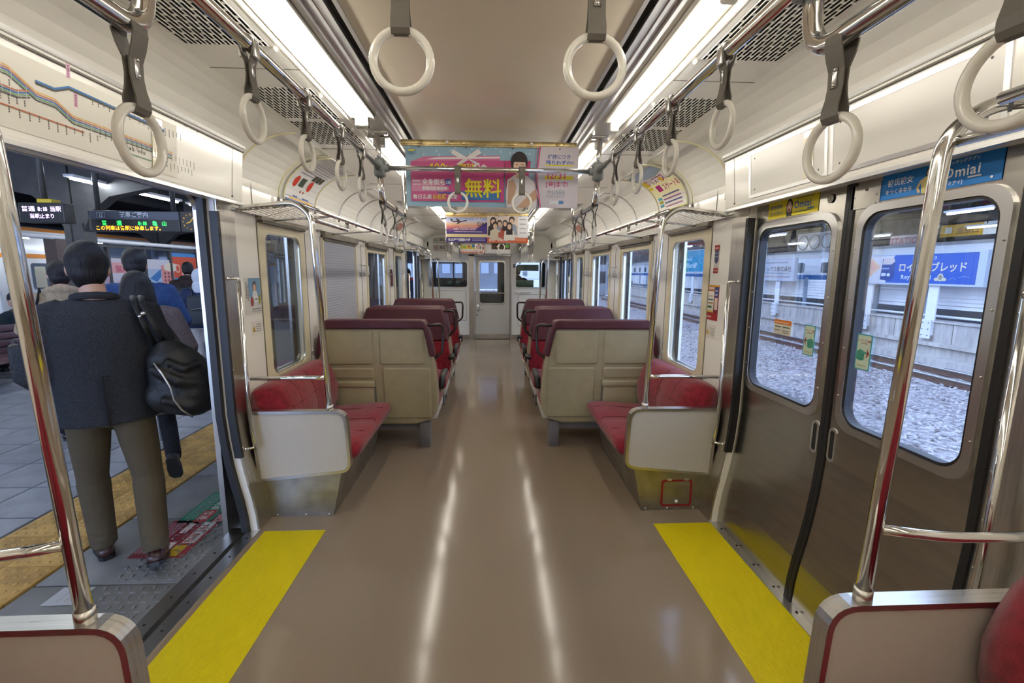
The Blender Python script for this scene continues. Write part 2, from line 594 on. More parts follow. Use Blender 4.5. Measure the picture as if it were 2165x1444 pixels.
# ------------------------------------------------------------------ ceiling
ce = MB().box(-.475, .475, Y0, Y1, 2.315, 2.335).build('ceiling', M_CEIL)
tag(ce, 'plain beige centre ceiling panel', kind='structure')
VENTS = ((.2, .9), (.98, 1.76), (2.13, 2.53), (2.58, 3.02), (5.3, 5.9), (8.1, 8.9))
def cove(t):
    a = t * PI / 2
    return 1.075 + .355 * math.cos(a), 1.98 + .29 * math.sin(a)
for s in (-1, 1):
    c = MB()
    N = 10
    for i in range(N):
        (xa, za), (xb, zb) = cove(i / N), cove((i + 1) / N)
        c.add([(s * xa, Y0, za), (s * xa, Y1, za), (s * xb, Y1, zb), (s * xb, Y0, zb)], [(0, 1, 2, 3)], 0, True)
    c.build('cove_panel', M_WALL, ce)
    # flat panel with vent openings
    p = MB()
    ysv = sorted({Y0, Y1, *[v for q in VENTS for v in q]})
    xs = [.735, .77, 1.05, 1.078]
    for i in range(len(ysv) - 1):
        for j in range(3):
            yc = (ysv[i] + ysv[i + 1]) / 2
            if j == 1 and any(a < yc < b for a, b in VENTS):
                continue
            p.poly([(s * xs[j], ysv[i], 2.27), (s * xs[j + 1], ysv[i], 2.27), (s * xs[j + 1], ysv[i + 1], 2.27), (s * xs[j], ysv[i + 1], 2.27)])
    p.build('vent_panel', M_WALL, ce)
    sm = MB()
    for yy in (1.945, 3.12, 4.3, 6.6):
        sm.box(s * .735, s * 1.078, yy, yy + .003, 2.2685, 2.2705)
    sm.build('panel_seam', M_SEAM, ce)
    for a, b in VENTS:
        g = MB()
        g.box(s * .765, s * 1.055, a - .005, b + .005, 2.30, 2.302, 1)
        for e in ((s * .765, s * .766, a, b), (s * 1.054, s * 1.055, a, b), (s * .765, s * 1.055, a, a + .001), (s * .765, s * 1.055, b - .001, b)):
            g.box(*e, 2.27, 2.30, 1)
        nr = 18
        px = .28 / nr
        for i in range(nr + 1):
            x = .77 + i * px
            g.box(s * (x - .0016), s * (x + .0016), a, b, 2.268, 2.272)
        py = .074
        for i in range(nr):
            y = a + (.5 if i % 2 else 0) * py
            while y < b:
                g.box(s * (.77 + i * px), s * (.77 + (i + 1) * px), y, min(y + .008, b), 2.2685, 2.2715)
                y += py
        tag(g.build('vent_grille', [M_WALL, M_DARK], ce), kind='stuff')
    # aluminium ribs, black slot, lamp channel
    r = MB()
    for i, (xa, xb, z) in enumerate(((.502, .515, 2.300), (.515, .535, 2.306), (.535, .548, 2.300), (.548, .566, 2.306), (.566, .58, 2.292))):
        r.box(s * xa, s * xb, Y0, Y1, z, 2.33)
    r.box(s * .463, s * .478, Y0, Y1, 2.306, 2.33)
    r.build('ceiling_rib', M_ALU, ce)
    MB().box(s * .476, s * .503, Y0, Y1, 2.322, 2.33).build('black_slot', M_DARK, ce)
    MB().box(s * .58, s * .737, Y0, Y1, 2.296, 2.31).box(s * .73, s * .737, Y0, Y1, 2.268, 2.30).build('lamp_channel', M_WALL, ce)
    # roof skin closes the body above
MB().box(-1.5, 1.5, Y0, Y1 + 1.6, 2.345, 2.36).build('roof_skin', M_STEEL, ce)
# fluorescent lamps
LAMPS = ((-2.5, -1.3), (-1.15, .05), (.10, 1.30), (1.33, 2.53), (2.86, 4.06), (4.12, 5.32), (5.38, 6.58), (6.64, 7.84), (8.0, 9.2))
ORD = ('farthest behind the camera', 'just behind the camera', 'over the near partition', 'over the door area', 'just behind the joint post', 'third row beyond the joint post', 'above the middle seats', 'above the rear seats', 'nearest the cab')
for s in (-1, 1):
    for (a, b), w in zip(LAMPS, ORD):
        t = thing('tube_lamp', 'bare fluorescent tube lamp in the %s ceiling row, %s' % (SIDE[s], w), 'lamp', (s * .655, (a + b) / 2, 2.29), 'fluorescent tubes along the ceiling')
        MB().rbox(s * .60, s * .71, a, b, 2.276, 2.295, .006).build('reflector', M_PANEL, t)
        MB().tube([(s * .655, a + .03, 2.252), (s * .655, b - .03, 2.252)], .0155, 12).build('tube', M_TUBE, t)
        for y in (a, b - .03):
            MB().rbox(s * .632, s * .678, y, y + .03, 2.232, 2.285, .009).build('socket', M_RING, t)
kn = MB()
for s in (-1, 1):
    for y in (1.77, 2.2, 2.68, 3.3):
        kn.ball((s * .752, y, 2.266), .010, nu=8, nv=6)
kn.build('round_knob', M_RING, ce)

# ------------------------------------------------------------------ windows
M_HOUS = mat('bronze_grey_housing', (.24, .21, .165), .4, metal=.4, noise=.1, nscale=8)
def wframe(s):
    return lambda a, b, d: (s * (1.43 + d), a, b)
n_win = 0
for s in (-1, 1):
    fn = wframe(s)
    for a, b in POCKETS:
        n_win += 1
        w = MB().ring(rrect(a - .07, b + .07, WZ0 - .06, WZ1 + .045, .012), rrect(a + .012, b - .012, WZ0 + .012, WZ1 - .012, .065), -.008, .03, fn).build('window_%d' % n_win, M_CREAM)
        tag(w, 'cream framed narrow window', kind='structure')
        MB().ring(rrect(a + .008, b - .008, WZ0 + .008, WZ1 - .008, .065), rrect(a + .02, b - .02, WZ0 + .02, WZ1 - .02, .06), -.003, .006, fn).build('window_gasket', M_ALU, w)
        MB().box(s * 1.452, s * 1.455, a, b, WZ0, WZ1).build('pane', M_GLASS, w)
        MB().ring(rrect(a - .073, b + .073, WZ0 - .063, WZ1 + .048, .012), rrect(a - .07, b + .07, WZ0 - .06, WZ1 + .045, .012), -.004, .01, fn).build('frame_gap', M_SEAM, w)  # thin dark line round the frame
        MB().box(s * 1.397, s * 1.43, a - .05, b + .05, WZ1 + .042, WZ1 + .056, 1).box(s * 1.392, s * 1.43, a - .07, b + .08, WZ1 + .056, WZ1 + .082).build('blind_rail', [M_HOUS, M_SEAM], w)
        for yy, zz in ((a - .03, WZ0 - .03), (b + .075, WZ0 + .05)):
            MB().rbox(s * 1.408, s * 1.43, yy - .008, yy + .008, zz - .015, zz + .015, .003).build('latch', M_ALU, w)
    for k, (a, b) in enumerate(WINS):
        n_win += 1
        w = MB().ring(rrect(a - .035, b + .035, WZ0 - .03, WZ1 + .03, .01), rrect(a + .03, b - .03, WZ0 + .03, WZ1 - .03, .03), -.004, .04, fn).build('window_%d' % n_win, M_CREAM)
        tag(w, 'large side window', kind='structure')
        MB().ring(rrect(a + .0, b - .0, WZ0 + .0, WZ1 - .0, .03), rrect(a + .035, b - .035, WZ0 + .035, WZ1 - .035, .05), .010, .03, fn).build('sash', M_ALU, w)
        MB().box(s * 1.452, s * 1.455, a, b, WZ0, WZ1).build('pane', M_GLASS, w)
        MB().box(s * 1.392, s * 1.43, a - .05, b + .05, WZ1 + .03, WZ1 + .082).box(s * 1.405, s * 1.43, a - .02, b + .02, WZ1 + .008, WZ1 + .03, 1).build('blind_rail', [M_HOUS, M_SEAM], w)
        MB().box(s * 1.418, s * 1.432, a - .05, a - .02, WZ0 - .1, WZ1 + .05).box(s * 1.418, s * 1.432, b + .02, b + .05, WZ0 - .1, WZ1 + .05).build('side_guide', M_CREAM, w)
bl = thing('roller_blind', 'grey roller blind pulled down over the left window by the first seat', 'blind', (-1.425, 4.5, .8))
m = MB()
for i in range(40):
    z0, z1 = .80 + i * .0236, .80 + (i + 1) * .0236
    m.add([(-1.424, 4.06, z0), (-1.424, 4.95, z0), (-1.4225, 4.95, (z0 + z1) / 2), (-1.4225, 4.06, (z0 + z1) / 2), (-1.424, 4.95, z1), (-1.424, 4.06, z1)], [(0, 1, 2, 3), (3, 2, 4, 5)])
m.build('cloth', M_BLIND, bl)
MB().rbox(-1.43, -1.415, 4.06, 4.95, .78, .805, .004).build('pull_bar', M_ALU, bl)

# ------------------------------------------------------------------ doors
def leaf(s, a, b, ga, gb, name, label, slot_y, dx=0.0, rubber=None):
    fx = lambda z: xdoor(z) + dx
    gz0, gz1 = .885, 1.735
    lf = sheet_grid(MB(), s, [a, b, ga, gb], [.005, .10, .20, .30, .42, .55, .70, gz0, gz1, 1.88], [(ga - .004, gb + .004, gz0 - .004, gz1 + .004)], fx, .028).build(name, M_DOOR)
    tag(lf, label, kind='structure')
    fn = lambda y, z, d: (s * (xdoor(1.0) + dx + d), y, z)
    fr = MB().ring(rrect(ga - .029, gb + .029, gz0 - .029, gz1 + .029, .08, 7), rrect(ga, gb, gz0, gz1, .075, 7), -.010, .02, fn).build('window_frame', M_ALU, lf)
    MB().ring(rrect(ga - .002, gb + .002, gz0 - .002, gz1 + .002, .076, 7), rrect(ga + .010, gb - .010, gz0 + .010, gz1 - .010, .068, 7), -.004, .034, fn).build('gasket', M_BLACK, lf)
    MB().box(s * (xdoor(1) + dx + .008), s * (xdoor(1) + dx + .011), ga - .002, gb + .002, gz0 - .002, gz1 + .002).build('pane', M_GLASS, lf)
    r = MB()
    for zz in (1.0, 1.2, 1.4, 1.6):
        for yy in (ga - .02, gb + .02):
            r.ball((s * (xdoor(1) + dx - .011), yy, zz), .004, nu=6, nv=4)
    r.build('screw', M_STEEL, fr)
    if slot_y:
        MB().ring(rrect(slot_y - .022, slot_y + .022, .70, .85, .02), rrect(slot_y - .012, slot_y + .012, .712, .838, .011), -.004, .004, fn).build('finger_pull', M_ALU, lf)
        MB().poly([fn(y, z, -.001) for y, z in rrect(slot_y - .012, slot_y + .012, .712, .838, .011)]).build('pull_recess', M_DARK, lf)
    if rubber:
        sheet_grid(MB(), s, list(rubber), [.005, .10, .20, .30, .42, .55, .70, 1.2, 1.88], [], lambda z: fx(z) - .006, .036).build('rubber_edge', M_BLACK, lf)
    return lf
for k, (a, b) in enumerate(DOORS):
    c = (a + b) / 2
    leaf(1, c + .02, b + .06, c + .075, b - .055, 'door_%d' % (2 + 3 * k), 'closed stainless steel sliding door leaf', c + .052, rubber=(c + .001, c + .022))
    leaf(1, a - .06, c - .02, a + .09, c - .085, 'door_%d' % (3 + 3 * k), 'closed stainless steel sliding door leaf', c - .052, rubber=(c - .022, c - .001))
    # left door stands open: leaves slid into the pockets
    leaf(-1, b + .02, b + .66, b + .12, b + .58, 'door_%d' % (4 + 3 * k), 'open sliding door leaf inside the wall pocket', None, .010, rubber=(b - .03, b + .02))
    if k == 0:
        leaf(-1, a - .66, a - .02, a - .58, a - .12, 'door_8', 'open sliding door leaf inside the wall pocket', None, .010, rubber=(a - .02, a + .03))
    # outer frame of the open doorway with a rounded upper corner
    fo = MB()
    fo.ring(rrect(a - .12, b + .12, -.35, 1.96, .05, 8), rrect(a + .01, b - .01, -.30, 1.875, .09, 8), .075, .10, lambda y, z, d: (-(1.43 + d), y, z))
    tag(fo.build('trim_%d' % (20 + k), M_STEEL), 'outer steel frame of the open doorway', kind='structure')
# inspection plates and round number stickers on the closed door
d2 = D.objects['door_2']
for yy, num in ((1.955, '5'), (1.80, '7')):
    b_ = Board((1.4615, yy + .02, 1.80), (0, -1, 0), (0, 0, 1), .04, .04)
    b_.ell(.02, .02, .019, .019, '2a2824').ell(.02, .02, .0165, .0165, 'c9c4b6').text(num, .02, .0115, .023, '2a2824', bold=False, align='c')
    b_.mb.build('number_mark', b_.cols, D.objects['door_2' if num == '5' else 'door_3'])
mb = MB().box(1.459, 1.4648, 1.70, 1.835, 1.755, 1.845)
for yy in (1.715, 1.82):
    for zz in (1.768, 1.80):
        mb.ball((1.459, yy, zz), .0035, nu=6, nv=4)
mb.cyl((1.459, 1.765, 1.825), (1.456, 1.765, 1.825), .006, 8)
mb.build('cover_plate', M_DOOR, D.objects['door_3'])

# ------------------------------------------------------------------ cab bulkhead
def bulk(mb, xs, zs, holes, y, t, m=0):
    xs, zs = sorted(set(xs)), sorted(set(zs))
    for i in range(len(xs) - 1):
        for j in range(len(zs) - 1):
            x, z = (xs[i] + xs[i + 1]) / 2, (zs[j] + zs[j + 1]) / 2
            if not any(a < x < b and c < z < d for a, b, c, d in holes):
                mb.box(xs[i], xs[i + 1], y, y + t, zs[j], zs[j + 1], m)
    return mb
EB = 10.1
bh = [(-1.33, -.49, 1.15, 1.71), (.56, 1.23, 1.15, 1.71), (-.335, .445, 0, 1.825)]
wb = bulk(MB(), [-1.5, 1.5] + [v for h in bh for v in h[:2]], [0, .09, 2.35] + [v for h in bh for v in h[2:]], bh, EB, .05).build('wall_back', M_WALL)
tag(wb, 'cream white cab bulkhead at the end of the car', kind='structure')
bulk(MB(), [-1.42, 1.42, -.335, .445], [0, .10], [(-.335, .445, -1, 2)], EB - .006, .005).build('kick_plate', M_STEEL, wb)
MB().box(-.46, -.345, EB - .02, EB, 0, 1.86).box(.45, .475, EB - .02, EB, 0, 1.86).box(-.46, .475, EB - .02, EB, 1.83, 1.86).build('door_post', M_STEEL, wb)
fb = lambda x, z, d: (x, EB + d, z)
for a, b in ((-1.33, -.49), (.56, 1.23)):
    n_win += 1
    w = MB().ring(rrect(a - .025, b + .025, 1.125, 1.735, .05), rrect(a + .012, b - .012, 1.162, 1.698, .05), -.008, .03, fb).build('window_%d' % n_win, M_ALU)
    tag(w, 'bulkhead window into the cab', kind='structure')
    MB().box(a, b, EB + .02, EB + .023, 1.15, 1.71).build('pane', M_GLASS, w)
MB().ring(rrect(-1.18, -.52, .42, 1.08, .01), rrect(-1.172, -.528, .428, 1.072, .008), -.003, 0, fb).ring(rrect(.62, 1.22, .30, 1.0, .01), rrect(.628, 1.212, .308, .992, .008), -.003, 0, fb).build('hatch_outline', M_SEAM, wb)
MB().rbox(.505, .555, EB - .03, EB, 1.58, 1.67, .008).build('switch_box', M_GREYP, wb)
MB().tube(bend([(.53, EB - .01, 1.04), (.53, EB - .05, 1.04), (.90, EB - .05, 1.04), (.90, EB - .01, 1.04)], .02), .010, 8).build('grab_bar', M_CHROME, wb)
MB().ring(rrect(-1.36, 1.36, 1.9, 2.24, .22, 8), rrect(-1.33, 1.33, 1.92, 2.22, .2, 8), -.012, .0, fb).build('raised_moulding', M_WALL, wb)
dr = bulk(MB(), [-.325, .435, -.235, .325], [.01, 1.815, .80, 1.715], [(-.235, .325, .80, 1.715)], EB - .005, .035).build('door_1', M_PANEL)
tag(dr, 'grey white cab door with tall window', kind='structure')
MB().ring(rrect(-.255, .345, .78, 1.735, .06), rrect(-.225, .315, .81, 1.705, .055), -.018, .02, fb).build('window_frame', M_ALU, dr)
MB().box(-.235, .325, EB + .012, EB + .015, .80, 1.715).build('pane', M_GLASS, dr)
MB().tube(bend([(-.25, EB, 1.03), (-.25, EB - .05, 1.03), (.34, EB - .05, 1.03), (.34, EB, 1.03)], .02), .011, 8).build('push_bar', M_CHROME, dr)
MB().rbox(-.285, -.245, EB - .02, EB - .004, .62, .78, .006).tube(bend([(-.265, EB - .01, .68), (-.265, EB - .05, .68), (-.16, EB - .05, .672)], .015), .009, 8).build('door_handle', M_CHROME, dr)
MB().cyl((-.285, EB - .004, .54), (-.285, EB - .012, .54), .014, 10).build('key_lock', M_DARK, dr)
MB().box(-.32, .43, EB - .009, EB - .005, .012, .115).build('kick_plate', M_STEEL, dr)
tag(MB().box(-1.5, 1.5, Y0 - .05, Y0, -.04, 2.35).build('wall_added_rear', M_WALL), 'unseen cream wall added behind the camera to keep out sky light', kind='structure')  # added out of view, stops blue sky light entering the open end
# cab beyond the bulkhead
cab = MB()
cab.box(-1.5, 1.5, EB + 1.45, EB + 1.5, -.1, 1.0)
cab.box(-1.5, 1.5, EB + 1.45, EB + 1.5, 1.85, 2.35)
cab.box(-1.5, -1.35, EB + 1.45, EB + 1.5, .9, 1.9).box(1.25, 1.5, EB + 1.45, EB + 1.5, .9, 1.9).box(-.62, -.50, EB + 1.45, EB + 1.5, .9, 1.9).box(.45, .62, EB + 1.45, EB + 1.5, .9, 1.9)
cab.box(-1.5, -1.48, EB + .05, EB + 1.5, -.1, 2.35).box(1.48, 1.5, EB + .05, EB + 1.5, -.1, 2.35)
cab.box(-1.5, 1.5, EB + .05, EB + 1.5, -.12, -.02).box(-1.5, 1.5, EB + .05, EB + 1.5, 2.30, 2.345)
M_CAB = mat('dark_green_cab_paint', (.028, .04, .045), .5)
M_CABG = mat('green_cab_panel', (.10, .19, .10), .5)
cb = tag(cab.build('wall_front', M_CAB), 'dark front wall of the driver cab', kind='structure')
MB().box(.30, .44, EB + .30, EB + 1.4, -.02, 2.3).build('cab_partition', M_CAB, cb)
MB().box(-.235, .325, EB + .32, EB + .36, -.02, .99).box(.17, .33, EB + .3, EB + .36, .9, 1.8).build('cab_gangway_gate', M_CAB, cb)
MB().box(.62, 1.12, EB + .5, EB + .53, 1.52, 1.66).build('sun_visor', M_CABG, cb)
MB().box(.56, 1.0, EB + .42, EB + .46, .9, 1.31).box(.56, 1.12, EB + .40, EB + .42, .88, 1.15).build('cab_console', M_CABG, cb)
MB().box(-1.33, -.5, EB + .55, EB + 1.2, .8, 1.34).build('control_desk', M_CAB, cb)
for x in (-.93, -.74):
    MB().cyl((x, EB + .55, 1.235), (x, EB + .535, 1.235), .05, 16).build('gauge', mat('gauge_face', (.10, .22, .19), .4), cb)
MB().box(-1.24, -1.22, EB + .4, EB + .42, 1.15, 1.72).box(-.86, -.83, EB + .6, EB + .62, 1.15, 1.9).box(-.62, -.5, EB + .3, EB + .9, 1.3, 2.2).build('cab_post', M_GREYP, cb)
# ================================================================== things in the car
# yellow ribbed floor strips
def strip_mesh(x0, x1, y0, y1):
    m = MB()
    n = 56
    for i in range(n):
        a, b = x0 + (x1 - x0) * i / n, x0 + (x1 - x0) * (i + 1) / n
        c, e = a + (b - a) * .3, a + (b - a) * .7
        m.add([(a, y0, .001), (c, y0, .0042), (e, y0, .0042), (b, y0, .001), (a, y1, .001), (c, y1, .0042), (e, y1, .0042), (b, y1, .001)], [(0, 1, 5, 4), (1, 2, 6, 5), (2, 3, 7, 6)])
    return m
for s, a, b, lab in ((-1, .958, 1.305, 'bright yellow ribbed floor strip inside the open left door'), (1, .985, 1.335, 'bright yellow ribbed floor strip inside the closed right door')):
    t = strip_mesh(s * a, s * b, 1.18, 2.50)
    t.box(s * a, s * b, 1.175, 1.18, 0, .003).box(s * a, s * b, 2.50, 2.505, 0, .003)
    tag(t.build('floor_strip', M_YELLOW, loc=(s * 1.14, 1.84, 0)), lab, 'floor strip')
for s in (-1, 1):
    strip_mesh(s * .97, s * 1.32, 8.0, 9.3)
    tag(strip_mesh(s * .97, s * 1.32, 8.0, 9.3).build('floor_strip', M_YELLOW, loc=(s * 1.14, 8.65, 0)), 'yellow ribbed floor strip at the far %s door by the cab' % SIDE[s], 'floor strip')

# ------------------------------------------------------------------ long benches beside the doors
def bench(s, ye, f, label, red_hatch=False, detail=True):
    """ye: door end of the bench, f: +1 if the bench runs away from the camera"""
    tf = lambda a, b, c: (s * a, ye + f * b, c)
    L = 1.02
    t = thing('bench_seat', label, 'bench', (s * 1.1, ye + f * L / 2, 0), 'two-seat benches beside the doors')
    # seat cushion: section in a,z swept along b, gently domed
    sec = [(1.30, .30), (.86, .335), (.815, .36), (.795, .395), (.80, .425), (.83, .445), (.92, .448), (1.05, .435), (1.22, .425), (1.30, .43)]
    m = MB(tf)
    nb = 24
    vs, fs = [], []
    for i in range(nb + 1):
        b = .035 + (L - .045) * i / nb
        u = i / nb
        d = .012 * (1 - abs(math.cos(u * 2 * PI)) ** 6) if detail else .01
        e = min(1, min(u, 1 - u) * 14) ** .5
        for a, z in sec:
            vs.append((a + (1 - e) * .02, b, z + (d - .012 * (1 - e) if z > .38 else .01 * (1 - e))))
    k = len(sec)
    for i in range(nb):
        for j in range(k):
            l = (j + 1) % k
            fs.append((i * k + j, i * k + l, (i + 1) * k + l, (i + 1) * k + j))
    fs += [tuple(range(k)), tuple(nb * k + j for j in range(k))]
    m.add(vs, fs, 0, True)
    cu = m.build('seat_cushion', M_RED, t)
    # backrest
    sec = [(1.405, .42), (1.24, .42), (1.215, .50), (1.21, .60), (1.235, .70), (1.265, .765), (1.30, .80), (1.35, .812), (1.405, .80)]
    m = MB(tf)
    vs, fs = [], []
    for i in range(nb + 1):
        u = i / nb
        b = .035 + (L - .045) * u
        d = .014 * (1 - abs(math.cos(u * 2 * PI)) ** 6)
        e = min(1, min(u, 1 - u) * 12) ** .5
        for a, z in sec:
            vs.append((min(1.41, a - d * (1 if a < 1.39 else 0) + (1 - e) * .03), b, z - (1 - e) * .025 * (z > .65)))
    k = len(sec)
    for i in range(nb):
        for j in range(k):
            l = (j + 1) % k
            fs.append((i * k + j, i * k + l, (i + 1) * k + l, (i + 1) * k + j))
    fs += [tuple(range(k)), tuple(nb * k + j for j in range(k))]
    m.add(vs, fs, 0, True)
    bk = m.build('backrest', M_RED, t)
    M_SEW = mat('dark_red_seam', (.12, .012, .02), .8)
    m = MB(tf)
    for b in (.27, .53, .79):
        m.tube([(.80, b, .40), (.83, b, .449 + .01), (.95, b, .455), (1.10, b, .446), (1.20, b, .438)], .0025, 5)
    m.build('stitched_seam', M_SEW, cu)
    m = MB(tf)
    for b, d in ((.27, .012), (.53, .0), (.79, .012)):
        m.tube([(1.216 - d, b, .50), (1.211 - d, b, .60), (1.234 - d, b, .70), (1.264 - d, b, .765), (1.30 - d, b, .803)], .0025, 5)
    m.tube([(1.216, .14, .665), (1.212, .3, .665), (1.226, .53, .665), (1.212, .8, .665), (1.216, .92, .665)], .0025, 5)
    m.build('stitched_seam', M_SEW, bk)
    # steel plinth
    m = MB(tf)
    q = [(1.335, .0), (.965, .0), (.90, .30), (1.375, .30)]
    vs = [(a, .02, z) for a, z in q] + [(a, L, z) for a, z in q]
    m.add(vs, [(0, 1, 2, 3), (4, 5, 6, 7), (1, 5, 6, 2), (3, 2, 6, 7), (0, 4, 7, 3)])
    pl = m.build('plinth', mat('worn_steel_plinth', (.40, .38, .33), .42, metal=1, noise=.2, nscale=9, nrough=.08), t)
    m = MB(tf)
    for a in (1.30, 1.13, .99):
        m.ball((a, .019, .014), .007, nu=8, nv=5)
    m.build('bolt', M_ALU, pl)
    if red_hatch:
        mm = MB(tf)
        mm.ring(rrect(1.085, 1.285, .025, .205, .02), rrect(1.098, 1.272, .038, .192, .015), .018, .020, lambda x, z, d: (x, d, z))
        hh = mm.build('red_hatch_frame', mat('red_paint', (.28, .01, .012), .5), pl)
        MB(tf).ball((1.185, .014, .06), .014, nu=10, nv=6).box(1.12, 1.15, .014, .02, .2, .212).box(1.23, 1.26, .014, .02, .2, .212).build('hatch_knob', M_ALU, pl)
    # end panel with steel rim
    def outline(d):
        pts = [(1.392 + d, .672 + d), (.858 - d, .672 + d), (.842 - d, .315 - d), (1.365 + d, .262 - d)]
        rr = (.006, .065, .055, .006)
        out = []
        n = len(pts)
        for i in range(n):
            a, b, c = Vector(pts[i - 1]), Vector(pts[i]), Vector(pts[(i + 1) % n])
            d0, d1 = (a - b).normalized(), (c - b).normalized()
            r = rr[i] + max(0, d if rr[i] > .01 else 0)
            p0, p1 = b + d0 * r, b + d1 * r
            for k in range(7):
                u = k / 6
                out.append(tuple(p0 * (1 - u) ** 2 + b * 2 * u * (1 - u) + p1 * u * u))
        return out
    m = MB(tf)
    o = outline(0)
    m.prism([(a, -.016, z) for a, z in o], (0, .032, 0))
    ep = m.build('end_panel', M_PANEL, t)
    MB(tf).ring(outline(.012), outline(-.004), -.024, .024, lambda a, z, d: (a, d, z)).build('panel_rim', M_STEEL, ep)
    return t
bench(-1, 2.645, 1, 'red two-seat bench by the left wall behind the open door, white end panel')
bench(1, 2.645, 1, 'red two-seat bench by the right wall, red hatch on its steel base', True)
bench(-1, 1.0, -1, 'nearest left bench, only its white end panel in the lower left corner')
bench(1, 1.0, -1, 'nearest right bench, red cushion edge and white end panel in the lower right corner')
for s in (-1, 1):
    bench(s, 7.78, -1, 'red bench by the %s wall behind the rear seat row' % SIDE[s])

# ------------------------------------------------------------------ cross seats
def cross_seat(s, yb, f, label):
    """yb: plane of the seat back's rear shell, f=+1 when the seat faces away from the camera"""
    tf = lambda a, b, c: (s * a, yb + f * b, c)
    t = thing('cross_bench', label, 'seat', (s * .92, yb + f * .25, 0), 'transverse two-person seats')
    # rear shell
    out = [(.62, .215), (.50, .25), (.445, .33), (.432, .45), (.44, .60), (.462, .78), (.50, .95), (.525, 1.035), (1.355, 1.035), (1.385, .92), (1.405, .78), (1.40, .45), (1.36, .215)]
    m = MB(tf)
    lean = lambda z: (z - .215) * -.03 if z > .215 else 0
    n = len(out)
    vs = [(a, lean(z), z) for a, z in out] + [(a, .07 + lean(z), z) for a, z in out]
    m.add(vs, [tuple(range(n)), tuple(range(n, 2 * n))] + [(i, (i + 1) % n, n + (i + 1) % n, n + i) for i in range(n)])
    sh = m.build('back_shell', M_SHELL, t)
    md = sh.modifiers.new('edge', 'BEVEL')
    md.width = .018
    md.segments = 3
    md.limit_method = 'ANGLE'
    md.angle_limit = math.radians(40)
    # pressed panel outlines on the shell
    for x0, x1, z0, z1 in ((.545, .905, .735, 1.02), (.955, 1.355, .735, 1.02), (.49, .885, .27, .71), (.955, 1.385, .615, .71)):
        m = MB(tf)
        vs = [(a, -.004 + lean(z), z) for a, z in rrect(x0, x1, z0, z1, .02)]
        n = len(vs)
        vi = [(a, -.013 + lean(z), z) for a, z in rrect(x0 + .012, x1 - .012, z0 + .012, z1 - .012, .014)]
        m.add(vs + vi, [tuple(range(n, 2 * n))] + [(i, (i + 1) % n, n + (i + 1) % n, n + i) for i in range(n)])
        m.build('pressed_panel', M_SHELL, sh)
    m = MB(tf)
    m.rbox(.955, 1.385, -.035, .01, .24, .555, .012)
    tr = m.build('waste_box', M_SHELL, sh)
    MB(tf).rbox(.945, 1.39, -.048, .0, .545, .60, .012).build('waste_box_lid', M_SHELL, tr)
    MB(tf).box(.944, .952, -.03, .005, .25, .60).build('box_gap', M_SEAM, tr)
    # maroon cover saddled over the top
    m = MB(tf)
    co = [(.462, .80), (.452, .83), (.488, .97), (.512, 1.05), (.535, 1.095), (.57, 1.108), (1.31, 1.108), (1.345, 1.095), (1.37, 1.05), (1.395, .95), (1.418, .83), (1.412, .80), (1.385, .80), (1.36, .95), (1.34, 1.032), (.545, 1.032), (.525, .95), (.495, .80)]
    n = len(co)
    vs = [(a, -.022 + lean(z), z) for a, z in co] + [(a, .085 + lean(z), z) for a, z in co]
    m.add(vs, [tuple(range(n)), tuple(range(n, 2 * n))] + [(i, (i + 1) % n, n + (i + 1) % n, n + i) for i in range(n)])
    cv = m.build('head_cover', M_MAROON, t)
    md = cv.modifiers.new('edge', 'BEVEL')
    md.width = .016
    md.segments = 3
    md.limit_method = 'ANGLE'
    md.angle_limit = math.radians(40)
    # front side: maroon head pad, red back cushion, red seat cushion
    m = MB(tf)
    def slab(a0, a1, b0, b1, z0, z1, r, taper=0.0):
        mm = MB(tf)
        mm.rbox(a0, a1, b0, b1, z0, z1, r, 0, 3)
        return mm
    hp = [(.455, .74), (.49, .97), (.535, 1.10), (1.345, 1.10), (1.395, .97), (1.41, .74)]
    vs = [(a, .05 + lean(z), z) for a, z in hp] + [(a, .165 - (z - .74) * .12, z) for a, z in hp]
    n = len(hp)
    m.add(vs, [tuple(range(n)), tuple(range(n, 2 * n))] + [(i, (i + 1) % n, n + (i + 1) % n, n + i) for i in range(n)])
    h = m.build('head_pad', M_MAROON, t)
    md = h.modifiers.new('edge', 'BEVEL'); md.width = .02; md.segments = 3
    bp = [(.45, .36), (.436, .45), (.445, .60), (.462, .745), (1.40, .745), (1.40, .36)]
    m = MB(tf)
    vs = [(a, .06, z) for a, z in bp] + [(a, .20 - (z - .36) * .11, z) for a, z in bp]
    n = len(bp)
    m.add(vs, [tuple(range(n)), tuple(range(n, 2 * n))] + [(i, (i + 1) % n, n + (i + 1) % n, n + i) for i in range(n)])
    h = m.build('back_cushion', M_RED, t)
    md = h.modifiers.new('edge', 'BEVEL'); md.width = .02; md.segments = 3
    cu = slab(.45, 1.40, .12, .58, .30, .43, .035).build('seat_cushion', M_RED, t)
    MB(tf).rbox(.455, 1.40, .07, .56, .235, .31, .01).build('seat_pan', M_PANEL, t)
    MB(tf).box(.60, 1.41, .06, .12, .15, .215).build('support_beam', M_GREYP, t)
    MB(tf).rbox(.515, .60, .02, .14, 0, .225, .006).build('leg', M_GREYP, t)
    # arm rest at the aisle
    MB(tf).tube(bend([(.425, .10, .50), (.415, .16, .585), (.412, .36, .60), (.414, .40, .595)], .03), .02, 10, ell=1.4).build('armrest', M_BLACK, t)
    MB(tf).tube([(.43, .17, .45), (.418, .17, .585)], .012, 8).build('armrest_bracket', M_ALU, t)
    # dark loop handle on the aisle shoulder
    m = MB(tf)
